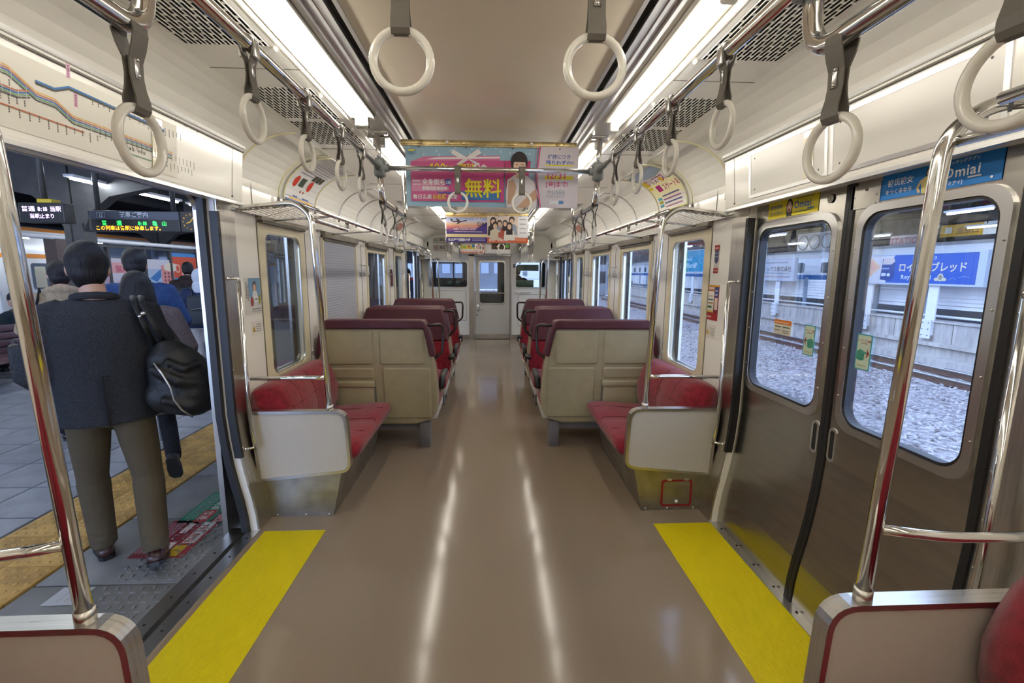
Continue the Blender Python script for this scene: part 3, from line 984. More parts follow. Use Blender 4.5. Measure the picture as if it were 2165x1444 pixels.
    m.tube(bend([(.53, .02, 1.055), (.40, .06, 1.06), (.392, .07, 1.0), (.40, .05, .83), (.475, .03, .77)], .03), .0125, 10)
    m.build('shoulder_handle', M_BROWN, t)
    return t
for s in (-1, 1):
    w = SIDE[s]
    cross_seat(s, 3.74, 1, 'first cross seat on the %s, beige moulded back shell facing us' % w)
    cross_seat(s, 5.14, -1, 'middle cross seat on the %s with maroon head pad, facing us' % w)
    cross_seat(s, 5.26, 1, 'middle %s cross seat facing away, back to back with the other' % w)
    cross_seat(s, 6.66, -1, 'rear cross seat on the %s facing us, farthest down the aisle' % w)

# ------------------------------------------------------------------ luggage racks with poles
def rack(s, ya, yb, ends, label):
    t = thing('luggage_rack', label, 'luggage rack', (s * 1.2, (ya + yb) / 2, 1.8), 'overhead luggage racks')
    XF = 1.045
    # front rail and back rail
    MB().tube([(s * XF, ya + .04, 1.857), (s * XF, yb - .04, 1.857)], .0135, 10).build('front_rail', M_CHROME, t)
    MB().box(s * 1.40, s * 1.43, ya, yb, 1.826, 1.838).build('wall_rail', M_ALU, t)
    # wire mesh shelf
    m = MB()
    y = ya + .02
    p = .042
    wd = .0048
    dx = .37
    fx = lambda u: (s * (XF + dx * u), 1.85 - .025 * u)
    while y < yb - .02:
        for sg in (-1, 1):
            y1 = y + sg * dx * .9
            u1 = 1.0
            if y1 > yb: u1 = (yb - y) / (dx * .9); y1 = yb
            if y1 < ya: u1 = (y - ya) / (dx * .9); y1 = ya
            (xa, za), (xb, zb) = fx(0), fx(u1)
            m.poly([(xa, y - wd, za), (xa, y + wd, za), (xb, y1 + wd, zb), (xb, y1 - wd, zb)])
        y += p
    for e, y1, sg in ((ya, ya, 1), (yb, yb, -1)):
        for i in range(int(dx / p)):
            u0 = i * p / dx
            y2 = y1 + sg * (1 - u0) * dx * .9
            (xa, za), (xb, zb) = fx(u0), fx(1)
            m.poly([(xa, y1 - wd, za), (xa, y1 + wd, za), (xb, y2 + wd, zb), (xb, y2 - wd, zb)])
    tag(m.build('wire_mesh', mat('galvanised_wire', (.17, .155, .115), .5, metal=.2), t), kind='stuff')
    br = [ya + .45 + i * 1.1 for i in range(int((yb - ya - .4) / 1.1) + 1)]
    for y in br:
        if ya + .2 < y < yb - .2:
            MB().tube([(s * XF, y, 1.845), (s * 1.22, y, 1.832), (s * 1.42, y, 1.815)], .007, 6).build('bracket', M_ALU, t)
    for ye, f in ends:
        pth = bend([(s * 1.43, ye + f * .13, 1.845), (s * 1.40, ye + f * .11, 1.85), (s * (XF + .03), ye + f * .015, 1.868), (s * (XF - .055), ye, 1.80), (s * .985, ye, 1.70), (s * .945, ye, .69)], .07, 8)
        pl = MB().tube(pth, .0172, 14).build('pole', M_CHROME, t)
        MB().tube([(s * .945, ye, .684), (s * .945, ye, .715)], .021, 14).build('pole_collar', M_STEEL, pl)
        MB().ball((s * 1.43, ye + f * .13, 1.845), .026, .026, .026, nu=12, nv=8).build('wall_socket', M_ALU, pl)
        # short inner rail dropped below the front rail
        MB().tube(bend([(s * (XF - .035), ye + f * .01, 1.785), (s * (XF - .02), ye + f * .78, 1.785), (s * (XF + .01), ye + f * .86, 1.85)], .03), .012, 10).build('lower_rail', M_CHROME, t)
        # horizontal guard bar over the end panel
        MB().tube(bend([(s * .952, ye, .878), (s * 1.10, ye - f * .0 + f * .035, .872), (s * 1.405, ye + f * .035, .866)], .06), .0125, 10).build('guard_bar', M_CHROME, t)
    return t
for s in (-1, 1):
    rack(s, 2.66, 7.76, ((2.645, 1), (7.77, -1)), 'long wire mesh luggage rack above the %s windows with end poles' % SIDE[s])
    rack(s, -.9, .985, ((1.0, -1),), 'nearest %s luggage rack, its thick pole in the %s foreground' % (SIDE[s], SIDE[s]))
    # racks over the end corner
    t = thing('luggage_rack', 'short luggage rack on the %s by the cab bulkhead' % SIDE[s], 'luggage rack', (s * 1.2, 9.7, 1.7), 'overhead luggage racks')
    MB().tube(bend([(s * 1.43, 9.44, 1.74), (s * 1.16, 9.44, 1.76), (s * 1.06, 9.44, 1.70), (s * 1.02, 9.44, .5)], .06), .0145, 10).build('pole', M_CHROME, t)
    MB().tube([(s * 1.09, 9.46, 1.755), (s * 1.09, 10.09, 1.755)], .013, 8).build('front_rail', M_CHROME, t)
    MB().box(s * 1.10, s * 1.42, 9.47, 10.09, 1.735, 1.74).build('wire_mesh', mat('galvanised_wire'), t)

# ------------------------------------------------------------------ strap rails
BAR_Z, LOW_Z, RX = 2.08, 1.90, .628
def joint(parent, x, y, s):
    MB().rbox(x - .03, x + .03, y - .03, y + .03, BAR_Z - .05, BAR_Z + .05, .012).tube([(x, y - .045, BAR_Z), (x, y + .045, BAR_Z)], .022, 12).tube([(x - s * .05, y, BAR_Z), (x, y, BAR_Z)], .022, 12).build('cast_joint', M_JOINT, parent)
for s in (-1, 1):
    w = SIDE[s]
    # door zone rails: high rail between two joints, low rails outward of them
    for ya, yb, nm in ((.95, 2.75, 'over the near door area'), (7.65, 9.45, 'over the far door area')):
        t = thing('strap_rail', 'high polished strap rail on the %s %s' % (w, nm), 'handrail', (s * RX, (ya + yb) / 2, BAR_Z), 'strap rails')
        MB().tube([(s * RX, ya, BAR_Z), (s * RX, yb, BAR_Z)], .0172, 12).build('rail', M_CHROME, t)
        for y in (ya, yb):
            MB().tube([(s * (RX + .01), y, 2.27), (s * RX, y, BAR_Z)], .015, 12).build('hanger_post', M_CHROME, t)
            MB().rbox(s * RX - .04, s * RX + .05, y - .03, y + .03, 2.262, 2.275, .004).build('ceiling_flange', M_ALU, t)
            joint(t, s * RX, y, s)
    for ya, yb, nm in ((.95, -.9, 'nearest the camera'), (2.75, 3.56, 'in front of the first seats'), (7.65, 6.84, 'above the rear seats'), (9.45, 10.06, 'beside the cab')):
        f = 1 if yb > ya else -1
        t = thing('strap_rail', 'low U-shaped strap rail on the %s %s' % (w, nm), 'handrail', (s * RX, (ya + yb) / 2, LOW_Z), 'strap rails')
        lz = LOW_Z + (.02 if ya < 1 else 0)
        pts = [(s * RX, ya, BAR_Z - .02), (s * RX, ya + f * .015, lz), (s * (RX + .005), yb, lz), (s * (RX + .02), yb, 2.28)]
        MB().tube(bend(pts, .07, 8), .0182, 12).build('rail', M_CHROME, t)
for y, nm in ((.95, 'nearest the camera'), (2.75, 'in front of the pink poster'), (3.56, 'behind the pink poster'), (6.84, 'behind the airplane poster'), (7.65, 'over the rear seats'), (9.45, 'nearest the cab')):
    t = thing('cross_bar', 'polished bar across the ceiling %s' % nm, 'handrail', (0, y, BAR_Z), 'cross bars')
    MB().tube([(-RX + .02, y, BAR_Z), (RX - .02, y, BAR_Z)], .0145, 12).build('bar', M_CHROME, t)

# hanging straps: prototype with the ring in the plane of the rail (rail along Y)
def make_strap(name):
    t = thing(name, 'hanging strap', 'strap', (0, 0, 0))
    wy = .0165
    m = MB()
    side = [(.0, .0215), (.012, .018), (.0185, .008), (.0195, -.006), (.014, -.028), (.0065, -.05), (.0055, -.076), (.008, -.096), (.0125, -.116), (.0125, -.130), (.007, -.1385), (0, -.140)]
    loop = side + [(-a, z) for a, z in reversed(side[1:-1])]
    th = .0026
    n = len(loop)
    vs = []
    for i, (a, z) in enumerate(loop):
        pa, na = Vector(loop[i - 1]), Vector(loop[(i + 1) % n])
        d = (na - pa).normalized()
        nx, nz = -d.y, d.x
        wv = wy * (1.0 if abs(z + .07) < .04 else 1.08)
        for q, sy in ((0, -wv), (0, wv), (th, wv), (th, -wv)):
            vs.append((a - nx * q, sy, z - nz * q))
    fs = []
    for i in range(n):
        j = (i + 1) % n
        for q in range(4):
            r = (q + 1) % 4
            fs.append((i * 4 + q, i * 4 + r, j * 4 + r, j * 4 + q))
    m.add(vs, fs, 0, False)
    b = m.build('belt', M_BELT, t)
    m = MB()
    for sx in (-1, 1):
        m.rbox(sx * .0055, sx * .0075, -.006, .006, -.080, -.044, .001, 0, 1)
        for zz in (-.049, -.075):
            m.ball((sx * .008, 0, zz), .0035, nu=6, nv=4)
    m.build('rivet_plate', M_ALU, b)
    MB().tube([(0, .0545 * math.cos(a * PI / 16), -.184 + .0545 * math.sin(a * PI / 16)) for a in range(32)], .0082, 10, closed=True).build('ring', M_RING, t)
    return t
proto = make_strap('hanging_strap')
buckle = MB().rbox(-.022, -.012, -.013, .013, -.035, .012, .003).rbox(.012, .022, -.013, .013, -.035, .012, .003).tube([(.02 * math.cos(a * PI / 8), 0, .02 * math.sin(a * PI / 8)) for a in range(9)], .004, 6)
first = [True]
NUM = ('first', 'second', 'third', 'fourth', 'fifth')
def strap(x, y, z, rz, label, clip=False, tilt=0.0):
    if first[0]:
        o = proto
        first[0] = False
    else:
        o = copy_tree(proto)
    o.location = (x, y, z)
    o.rotation_euler = (0, tilt, rz)
    tag(o, label, None, 'hanging straps')
    if clip:
        c = D.objects.new('rail_clip', CLIP)
        COL.objects.link(c)
        c.parent = o
    return o
_c = buckle.build('rail_clip', M_ALU)
CLIP = _c.data
D.objects.remove(_c)
for s in (-1, 1):
    w = SIDE[s]
    strap(s * RX, .897 if s < 0 else .855, LOW_Z + .012, .12 if s > 0 else .02, 'large ring strap hanging low at the upper %s, on the near low rail' % w)
    strap(s * RX, .56, LOW_Z + .02, .1, 'ring strap at the %s picture edge, closest to the camera' % w)
    for i, y in enumerate((1.28, 1.64, 2.0, 2.36)):
        strap(s * RX, y + (.04 if s < 0 and i < 3 else 0), BAR_Z, 0, 'ring strap on the near high %s rail, %s from the camera' % (w, NUM[i]), True)
    for i, y in enumerate((2.80, 3.14, 3.46)):
        strap(s * RX, y, LOW_Z, .08 * (i - 1), 'ring strap on the low %s rail before the first seats, %s one' % (w, NUM[i]))
    for i, y in enumerate((6.95, 7.28, 7.58)):
        strap(s * (RX + .003), y, LOW_Z, .1 * (1 - i), 'small far ring strap on the low %s rail over the rear seats, %s one' % (w, NUM[i]))
    for i, y in enumerate((7.95, 8.35, 8.75, 9.15)):
        strap(s * RX, y, BAR_Z, 0, 'small far ring strap on the far high %s rail, %s one' % (w, NUM[i]))
    for i, y in enumerate((9.56, 9.84)):
        strap(s * RX, y, LOW_Z, 0, 'tiny ring strap beside the cab on the %s, %s one' % (w, NUM[i]))
for y, nm in ((.95, 'big ring strap hanging at the top centre'), (2.75, 'ring strap in front of the pink poster'), (7.65, 'small ring strap below the airplane poster'), (9.45, 'tiny ring strap above the cab door')):
    for s in (-1, 1):
        strap(s * .186 + (.018 if y < 1 else 0), y, BAR_Z, PI / 2, '%s, %s one of the pair' % (nm, SIDE[s]))

# ------------------------------------------------------------------ wire poster holders on the coves
def cove_pt(s, t, d=.0):
    a = t * PI / 2
    return (s * (1.075 + (.355 - d) * math.cos(a)), 1.98 + (.29 - d) * math.sin(a))
def arc(s, y, d=.02, t0=-.02, t1=1.0, n=12):
    out = []
    for i in range(n + 1):
        x, z = cove_pt(s, t0 + (t1 - t0) * i / n, d)
        out.append((x, y, z))
    return out
for s in (-1, 1):
    for i, (ya, yb) in enumerate(((2.72, 3.22), (3.30, 3.86), (4.45, 5.0), (5.6, 6.15), (6.7, 7.3))):
        t = thing('poster_holder', 'curved wire poster holder on the %s cove, %s from the door' % (SIDE[s], NUM[i]), 'poster holder', (s * 1.38, (ya + yb) / 2, 1.98), 'curved poster holders')
        for y in (ya, yb):
            MB().tube(arc(s, y), .006, 6).build('arc', M_CLEAR if i < 2 else M_ALU, t)
            x, z = cove_pt(s, -.03, .02)
            MB().rbox(x - .008, x + .008, y - .008, y + .008, z - .02, z + .012, .003).build('clip', M_GREYP, t)
        x, z = cove_pt(s, 1.0, .02)
        MB().cyl((x, ya, z), (x, yb, z), .004, 6).build('top_wire', M_ALU, t)
def cove_board(s, ya, yb, h=.40):
    def fn(x, y, d):
        t = .02 + .88 * y / h
        X, Z = cove_pt(s, t, .016 + d)
        return Vector((X, (ya + x) if s < 0 else (yb - x), Z))
    return Board((0, 0, 0), (1, 0, 0), (0, 0, 1), yb - ya, h, fn)
b = cove_board(-1, 3.32, 3.84)
b.rect(0, .52, 0, .012, '2f5fb5').rect(0, .52, .03, .034, '2f5fb5').rect(.06, .46, .013, .028, 'f2c65a').rect(.12, .2, .036, .046, '24449a').rect(.28, .40, .036, .046, '24449a')
for x in (.09, .33):
    b.ell(x, .15, .035, .045, 'e0402a')
    b.text('口', x, .135, .04, 'ffffff', align='c')
b.rect(.15, .23, .12, .19, '4a5a4a', 3).ell(.27, .085, .01, .012, 'c03028').ell(.22, .085, .01, .012, 'c03028')
for i in range(7):
    b.greek(.06, .45, .22 + i * .022, .010, '9a96a0', 3 + i)
for i in range(3):
    b.rect(.28 + i * .06, .325 + i * .06, .20, .25, '4d4a3c', 2)
b.build('cove_poster', 'white curved poster with red ovals and blue border on the left cove', 'poster', 'eceae8', seg=10)
b = cove_board(1, 3.32, 3.84)
b.rect(0, .52, .0, .01, 'f0e27a').rect(0, .52, .11, .25, 'fbf3c0', 4).rect(0, .08, .20, .30, 'e8c51c', 3)
b.text('クリスマス', .05, .24, .075, 'a0208a').text('スケート場', .24, .165, .062, 'b8207c').rect(.13, .22, .165, .22, 'c22a86', 2)
for i, c in enumerate(('38a0a8', 'b0b32c', '5ab4c8')):
    b.rect(.03, .11, .04 + i * .03, .062 + i * .03, c)
for i in range(4):
    b.greek(.14, .46, .03 + i * .03, .014, '5a56a8' if i % 2 else 'b86a9a', 9 + i)
b.ell(.34, .26, .025, .025, 'f0b020').poly([(0, .40), (.52, .40), (.52, .33), (.3, .30), (0, .32)], 'a9bdd6')
b.build('cove_poster', 'yellow and white curved poster with magenta lettering on the right cove', 'poster', 'f2efe6', seg=10)
for s in (-1, 1):
    b = cove_board(s, 6.72, 7.28)
    b.rect(.08, .5, .12, .24, 'b07a6a', 3).rect(.05, .5, .03, .08, 'd8cfc6')
    b.build('cove_poster', 'small faded curved poster on the %s cove near the rear seats' % SIDE[s], 'poster', 'e2ddd2', seg=8)

# seams and small fittings of the cove and upper wall
for s in (-1, 1):
    w = D.objects['wall_' + SIDE[s]]
    m = MB()
    m.box(s * 1.4265, s * 1.431, 2.90, 2.903, 1.86, 2.04).box(s * 1.4265, s * 1.431, 2.68, 2.90, 1.858, 1.861)
    m.box(s * 1.4265, s * 1.431, 3.66, 3.663, .1, 1.78).box(s * 1.4265, s * 1.431, 3.98, 3.983, .1, 1.78).box(s * 1.4265, s * 1.431, 5.2, 5.203, .1, 1.78).box(s * 1.4265, s * 1.431, 6.62, 6.623, .1, 1.78)
    m.build('panel_seam', M_SEAM, w)
    # coat hooks
    for i, (y, nm) in enumerate(((3.82, 'beside the first seat'), (5.14, 'between the two large windows, nearer one'), (5.28, 'between the two large windows, farther one'), (6.56, 'by the rear seat'))):
        h = thing('coat_hook', 'folding wire coat hook on the %s wall %s' % (SIDE[s], nm), 'hook', (s * 1.42, y, 1.5), 'coat hooks')
        MB().tube(bend([(s * 1.43, y, 1.56), (s * 1.365, y - .03, 1.55), (s * 1.36, y - .03, 1.45), (s * 1.43, y, 1.455)], .01), .005, 6).build('hook_wire', M_ALU, h)
        MB().rbox(s * 1.415, s * 1.43, y - .012, y + .012, 1.44, 1.475, .004).build('hook_base', M_ALU, h)
M_ = MB().rbox(1.385, 1.43, 2.70, 2.735, 1.93, 2.04, .006).build('wall_box', M_WALL, D.objects['wall_right'])
for y, a, b2 in ((6.62, .92, 1.02), ):
    t = MB().box(-1.43, -1.415, 6.68, 6.80, 1.28, 1.52).build('wall_notice', mat('red_black_notice', (.10, .02, .02), .5), loc=(-1.42, 6.74, 1.28))
    tag(t, 'narrow dark red notice strip on the left wall beyond the windows', 'sign')
# ================================================================== posters, notices and writing inside the car
LU, RU = (0, 1, 0), (0, -1, 0)           # reading directions on the left and right wall
UP = (0, 0, 1)
def rail_for(y, z, x0, x1, label):
    t = thing('poster_rail', label, 'poster rail', ((x0 + x1) / 2, y, z), 'ceiling poster rails')
    MB().rbox(x0, x1, y - .012, y + .012, z, z + .030, .003).rbox(x0 + .01, x1 - .01, y - .016, y - .010, z - .006, z + .006, .002).build('rail_bar', M_BRASS, t)
    for i in range(4):
        x = x0 + (x1 - x0) * (.1 + .267 * i)
        MB().rbox(x - .022, x + .022, y - .018, y - .011, z + .004, z + .026, .003).build('clip_plate', M_BRASS, t)
        MB().ball((x, y - .016, z - .010), .006, nu=8, nv=5).build('poster_clip', M_GREYP, t)
    for x in (x0 + (x1 - x0) * .26, x0 + (x1 - x0) * .74):
        MB().cyl((x, y - .012, z + .017), (x, y - .016, z + .017), .0095, 12).build('number_disc', M_RING, t)
    return t
# --- pink poster
rail_for(2.86, 2.235, -.525, .52, 'brass coloured rail holding the pink poster')
w, h = 1.03, .352
b = Board((-.50, 2.855, 1.885), (1, 0, 0), UP, w, h)
rnd = random.Random(3)
for i in range(26):
    x, y = rnd.uniform(.01, .74), rnd.uniform(.28, .35)
    b.ell(x, y, .007, .007, 'c6dcec', 6)
b.poly([(.03, .03), (.585, .03), (.585, .27), (.03, .255)], 'd0508f').poly([(.03, .255), (.56, .27), (.56, .298), (.11, .285)], 'dd72a4').poly([(.60, .03), (.72, .10), (.745, .27), (.585, .27)], 'c23e78')
b.poly([(.12, .268), (.56, .282), (.56, .293), (.18, .281)], 'f2ecec')
b.poly([(.36, .285), (.28, .33), (.27, .305), (.33, .275)], 'f3efee').poly([(.36, .285), (.43, .335), (.45, .31), (.39, .276)], 'f3efee').poly([(.35, .282), (.30, .245), (.32, .24), (.37, .27)], 'e9e4e6').poly([(.36, .282), (.42, .24), (.44, .25), (.38, .275)], 'e9e4e6')
b.text('400', .135, .205, .062, 'f4dc20').text('万人', .225, .212, .03, 'f4dc20').text('突破', .31, .208, .05, 'f4dc20').text('記念', .40, .21, .042, 'ffffff')
b.rr(.035, .225, .085, .155, .008, 'd983ac').text('全身脱毛', .095, .128, .036, 'ffffff', sx=.95).ell(.252, .142, .019, .019, '3a62b8').text('2回', .252, .131, .02, 'ffffff', align='c').greek(.04, .085, .14, .012, 'f4dce8', 2).greek(.04, .085, .122, .010, 'f4dce8', 3)
b.text('期間回数無制限!', .095, .095, .024, 'ffffff', sx=.9).text('毎日各店', .04, .045, .028, 'ffffff').text('10名様', .155, .043, .034, 'f6d928', sx=.85).text('限定', .25, .045, .028, 'ffffff').greek(.19, .29, .075, .012, '3a62b8', 5)
b.poly([(.33, .04), (.56, .04), (.56, .09), (.33, .09)], '3a78b8').text('無料', .345, .065, .115, 'f4e326', sx=.98)
# woman in a white blouse, bob hair
b.poly([(.60, .0), (.78, .0), (.79, .08), (.765, .15), (.72, .185), (.65, .19), (.605, .16), (.595, .08)], 'ece8ea').poly([(.605, .02), (.635, .02), (.66, .12), (.64, .165), (.61, .15)], 'dcb698').poly([(.66, .0), (.72, .0), (.79, .06), (.775, .11), (.72, .06)], 'd8b090').poly([(.655, .17), (.70, .165), (.71, .215), (.655, .215)], 'e2bda2')
b.ell(.675, .262, .050, .060, '2a2026').ell(.677, .240, .037, .046, 'ecc9b2').poly([(.633, .262), (.72, .262), (.715, .30), (.675, .318), (.637, .298)], '2a2026').line([(.652, .246), (.668, .248)], .004, '3a2a28').line([(.687, .248), (.703, .246)], .004, '3a2a28').line([(.664, .214), (.678, .209), (.692, .214)], .004, 'b85a58')
b.poly([(.80, 0), (1.03, 0), (1.03, .352), (.795, .352), (.775, .18)], 'ddd5de').line([(.805, 0), (.78, .18), (.80, .352)], .007, 'd64a86').line([(.79, 0), (.766, .18), (.785, .352)], .004, 'e07aa8')
b.text('好評につき', .845, .285, .028, '4a66b0').text('残りわずか!!', .835, .248, .032, '3f5fb8', sx=.95).rect(.83, 1.0, .243, .250, 'f0e238').rect(.83, 1.0, .165, .185, 'f0e238').text('12/31', .835, .17, .05, 'dc5090', sx=1.1).text('[金]まで!', .835, .125, .036, 'd64a86', sx=.95)
b.text('MUSÉE', .845, .08, .032, '7a94ae', bold=False, gap=.08).text('PLATINUM', .843, .06, .018, '8aa0b6', bold=False, gap=.12).rect(.86, .915, .022, .042, 'e8ecf2').rect(.915, .945, .022, .042, '5a8cc8').rect(.02, .055, .312, .322, 'f0e04a').greek(.02, .055, .298, .014, '6a9ed0', 4)
b.build('hanging_poster', 'wide pink and pale blue hanging poster with a dark-haired woman', 'poster', '9cc0d6')
# --- airplane poster and group poster
rail_for(5.92, 2.20, -.555, .485, 'brass coloured rail holding the airplane and group posters')
b = Board((-.55, 5.915, 1.862), (1, 0, 0), UP, .515, .338)
for i in range(22):
    t = i / 21
    c = [(52, 40, 122), (120, 70, 150), (214, 120, 120), (240, 190, 150), (214, 214, 236), (150, 170, 224), (232, 168, 60)]
    q = t * (len(c) - 1)
    k = min(int(q), len(c) - 2)
    col = '%02x%02x%02x' % tuple(int(c[k][j] + (c[k + 1][j] - c[k][j]) * (q - k)) for j in range(3))
    b.rect(0, .515, .105 + .233 * i / 22, .105 + .233 * (i + 1) / 22, col)
b.poly([(.3, .105), (.515, .105), (.515, .25), (.42, .2)], '4a3288').rect(0, .515, .065, .105, 'ecd9a4').rect(0, .515, 0, .065, '3c2c80')
b.text('名古屋外国語大学', .02, .02, .036, 'ffffff', gap=-.02).greek(.325, .49, .04, .010, 'b8b0d8', 6).greek(.325, .49, .022, .010, 'b8b0d8', 7)
b.poly([(.06, .265), (.19, .262), (.25, .278), (.265, .270), (.25, .262), (.17, .248), (.08, .252)], '3a2e30').poly([(.06, .262), (.05, .293), (.07, .29), (.085, .262)], '3a2e30').poly([(.14, .262), (.12, .295), (.135, .295), (.18, .265)], '3a2e30').poly([(.15, .252), (.13, .225), (.15, .228), (.185, .254)], '3a2e30')
b.text('GAI', .35, .27, .06, 'f2f0f4', bold=False).text('DAI', .385, .205, .068, '2a2440', bold=False).text('世界につながる8つの学び', .09, .155, .026, 'ffffff', sx=.95).greek(.1, .45, .128, .010, 'efe4ee', 8).greek(.16, .4, .185, .009, 'efe4ee', 9)
b.build('hanging_poster', 'purple and orange sunset poster with a flying airplane', 'poster', 'd8c0a8')
b = Board((-.035, 5.913, 1.862), (1, 0, 0), UP, .515, .338)
b.rect(0, .515, 0, .065, 'd8622c').rect(.39, .515, .065, .338, 'eef0f4').rect(0, .39, .065, .338, 'e8d8cc')
b.text('名古屋学芸大学', .02, .02, .036, 'ffffff', gap=-.02).greek(.29, .49, .03, .010, 'f0b898', 3).greek(.29, .49, .045, .008, 'f0b898', 4)
for i in range(4):
    b.greek(.41, .495, .12 + i * .055, .010, '4a4a52', 11 + i)
def bust(x, y, sc, top, hair, long=False, skin='e8c4a8'):
    b.poly([(x - .07 * sc, y - .13 * sc), (x + .07 * sc, y - .13 * sc), (x + .062 * sc, y - .02 * sc), (x + .02 * sc, y + .005 * sc), (x - .02 * sc, y + .005 * sc), (x - .062 * sc, y - .02 * sc)], top)
    if long:
        b.poly([(x - .042 * sc, y - .06 * sc), (x + .042 * sc, y - .06 * sc), (x + .036 * sc, y + .07 * sc), (x - .036 * sc, y + .07 * sc)], hair)
    b.ell(x, y + .055 * sc, .036 * sc, .042 * sc, hair, 12)
    b.ell(x, y + .038 * sc, .026 * sc, .034 * sc, skin, 12)
bust(.075, .22, 1.0, '3a3032', '2a2024', True)
bust(.31, .23, 1.0, '9aa6b6', '2c2220')
bust(.155, .20, .85, '8c96a4', '2a2020')
bust(.225, .20, .85, 'c4503c', '2a2020', True)
bust(.10, .165, 1.0, 'd8ccb4', '2c2022')
bust(.28, .16, 1.0, 'ebe6dc', '2a2020', True)
b.rect(.14, .21, .066, .13, 'b85a48')
b.build('hanging_poster', 'poster of six smiling students above an orange band', 'poster', 'e8d8cc')
# --- last pair
rail_for(9.52, 2.20, -.64, .50, 'brass coloured rail nearest the cab')
b = Board((-.60, 9.515, 1.865), (1, 0, 0), UP, .50, .335)
b.rect(0, .5, 0, .03, 'e08a78').rect(0, .5, .09, .16, 'd8d23c').rect(.3, .5, .03, .20, 'e8c4c0')
for x, y, r, c in ((.08, .13, .03, '8cb848'), (.17, .14, .025, 'd86048'), (.26, .15, .035, '5a88b8'), (.20, .11, .02, 'e8a040'), (.44, .11, .03, '54505a')):
    b.ell(x, y, r, r, c, 10)
b.build('hanging_poster', 'cheerful yellow and pink poster above the left side of the cab door', 'poster', 'ece2da')
b = Board((-.09, 9.515, 1.865), (1, 0, 0), UP, .50, .335)
b.rect(.12, .5, .085, .335, '5a4632').ell(.26, .15, .05, .06, '3a2c22').ell(.25, .14, .025, .032, 'd8b090').ell(.44, .17, .04, .06, '68b848').rect(0, .5, 0, .08, 'e6e6e6')
b.build('hanging_poster', 'white framed brown and green poster above the right side of the cab door', 'poster', 'e2e0dc')
# --- door stickers on the closed door, X just inside the leaf
xs = xdoor(1.0) - .0015
b = Board((xs, 2.40, 1.778), RU, UP, .37, .085)
b.text('彼氏彼女', .02, .047, .024, '3a6ab0').text('をつくるなら', .02, .02, .017, '3a6ab0')
b.ell(.17, .05, .024, .034, '2c2220', 14).poly([(.15, 0), (.19, 0), (.192, .05), (.148, .05)], '2c2220').ell(.17, .044, .017, .027, 'ecc4ac', 14).ell(.17, .030, .007, .008, '8a3030', 10)
b.text('Omiai', .205, .032, .048, '2a6ab4', bold=True, sx=.95).line([(.30, .022), (.345, .022)], .006, '2a6ab4').greek(.22, .33, .012, .007, '6a8a50', 3).greek(.22, .34, .074, .006, '6a8a50', 4)
b.build('door_sticker', 'bright yellow sticker with a laughing woman above the far door window', 'sticker', 'f2e01c')
b = Board((xs, 1.70, 1.772), RU, UP, .41, .090)
b.poly(rrect(0, .41, 0, .09, .008, 3), '0a82d8').text('彼氏彼女', .025, .047, .026, 'ffffff').text('をつくるなら', .02, .018, .018, 'ffffff')
b.ell(.185, .068, .011, .016, '3a2420', 12).poly([(.174, .045), (.197, .045), (.196, .07), (.176, .07)], '3a2420').ell(.185, .065, .008, .012, 'ecc4ac', 12).poly([(.165, .0), (.21, .0), (.212, .045), (.198, .054), (.175, .054), (.160, .045)], 'e8dc8c').line([(.163, .045), (.148, .022), (.158, .004)], .009, 'e8c89a')
b.text('マッチングアプリ', .245, .073, .0125, 'ffffff').text('Omiai', .235, .032, .044, 'ffffff').line([(.315, .024), (.355, .024)], .005, 'ffffff').text('[オミアイ]', .235, .010, .014, 'ffffff').ell(.385, .012, .004, .004, 'ffffff', 8)
b.build('door_sticker', 'blue sticker with a woman in a pale yellow jumper above the near door window', 'sticker', '0a82d8')
# window stickers (on the glass)
xg = xdoor(1.0) + .0065
def warn(y, z, flip, label):
    b = Board((xg, y, z), RU, UP, .072, .142)
    b.poly(rrect(0, .072, 0, .142, .008, 3), '5ab0b4').poly(rrect(.005, .067, .005, .137, .006, 3), 'd2e4d0')
    b.text('ドアにご注意', .036, .112, .0105, 'b02030', align='c').greek(.02, .052, .104, .004, 'b06060', 2)
    q = (lambda x: .072 - x) if flip else (lambda x: x)
    b.poly([(q(.006), .04), (q(.026), .036), (q(.042), .040), (q(.044), .074), (q(.022), .082), (q(.006), .072)], '48a088')
    b.poly([(q(.02), .066), (q(.056), .066), (q(.056), .072), (q(.03), .078)], '58ac94')
    b.poly([(q(.052), .088), (q(.066), .068), (q(.052), .048), (q(.056), .068)], 'a82030')
    for i in range(3):
        b.line([(q(.026), .046 + .008 * i), (q(.044), .046 + .008 * i)], .0012, '2a7a66')
    b.greek(.014, .058, .016, .005, 'b4b880', 5)
    b.build('window_sticker', label, 'sticker', '5ab0b4', .0008)
warn(2.045, 1.125, True, 'green door warning sticker with a hand pointing left on the far door window')
warn(1.735, 1.125, False, 'green door warning sticker with a hand pointing right on the near door window')
b = Board((xg, 2.275, 1.195), RU, UP, .135, .075)
b.poly(rrect(0, .135, 0, .075, .006, 3), 'ece8d8').poly([(0, .052), (.135, .052), (.135, .07), (.13, .075), (.005, .075), (0, .07)], 'ee8420').greek(.008, .115, .058, .008, 'fbe0c0', 3).greek(.01, .06, .036, .008, '4a6a4a', 4).greek(.072, .125, .036, .008, '3a5a48', 5).greek(.01, .055, .02, .005, '6a6a60', 6).greek(.072, .12, .02, .005, '6a6a60', 7).greek(.072, .12, .01, .005, '6a6a60', 8)
b.build('window_sticker', 'small orange topped white notice on the far door window', 'sticker', 'ece8d8', .0008)
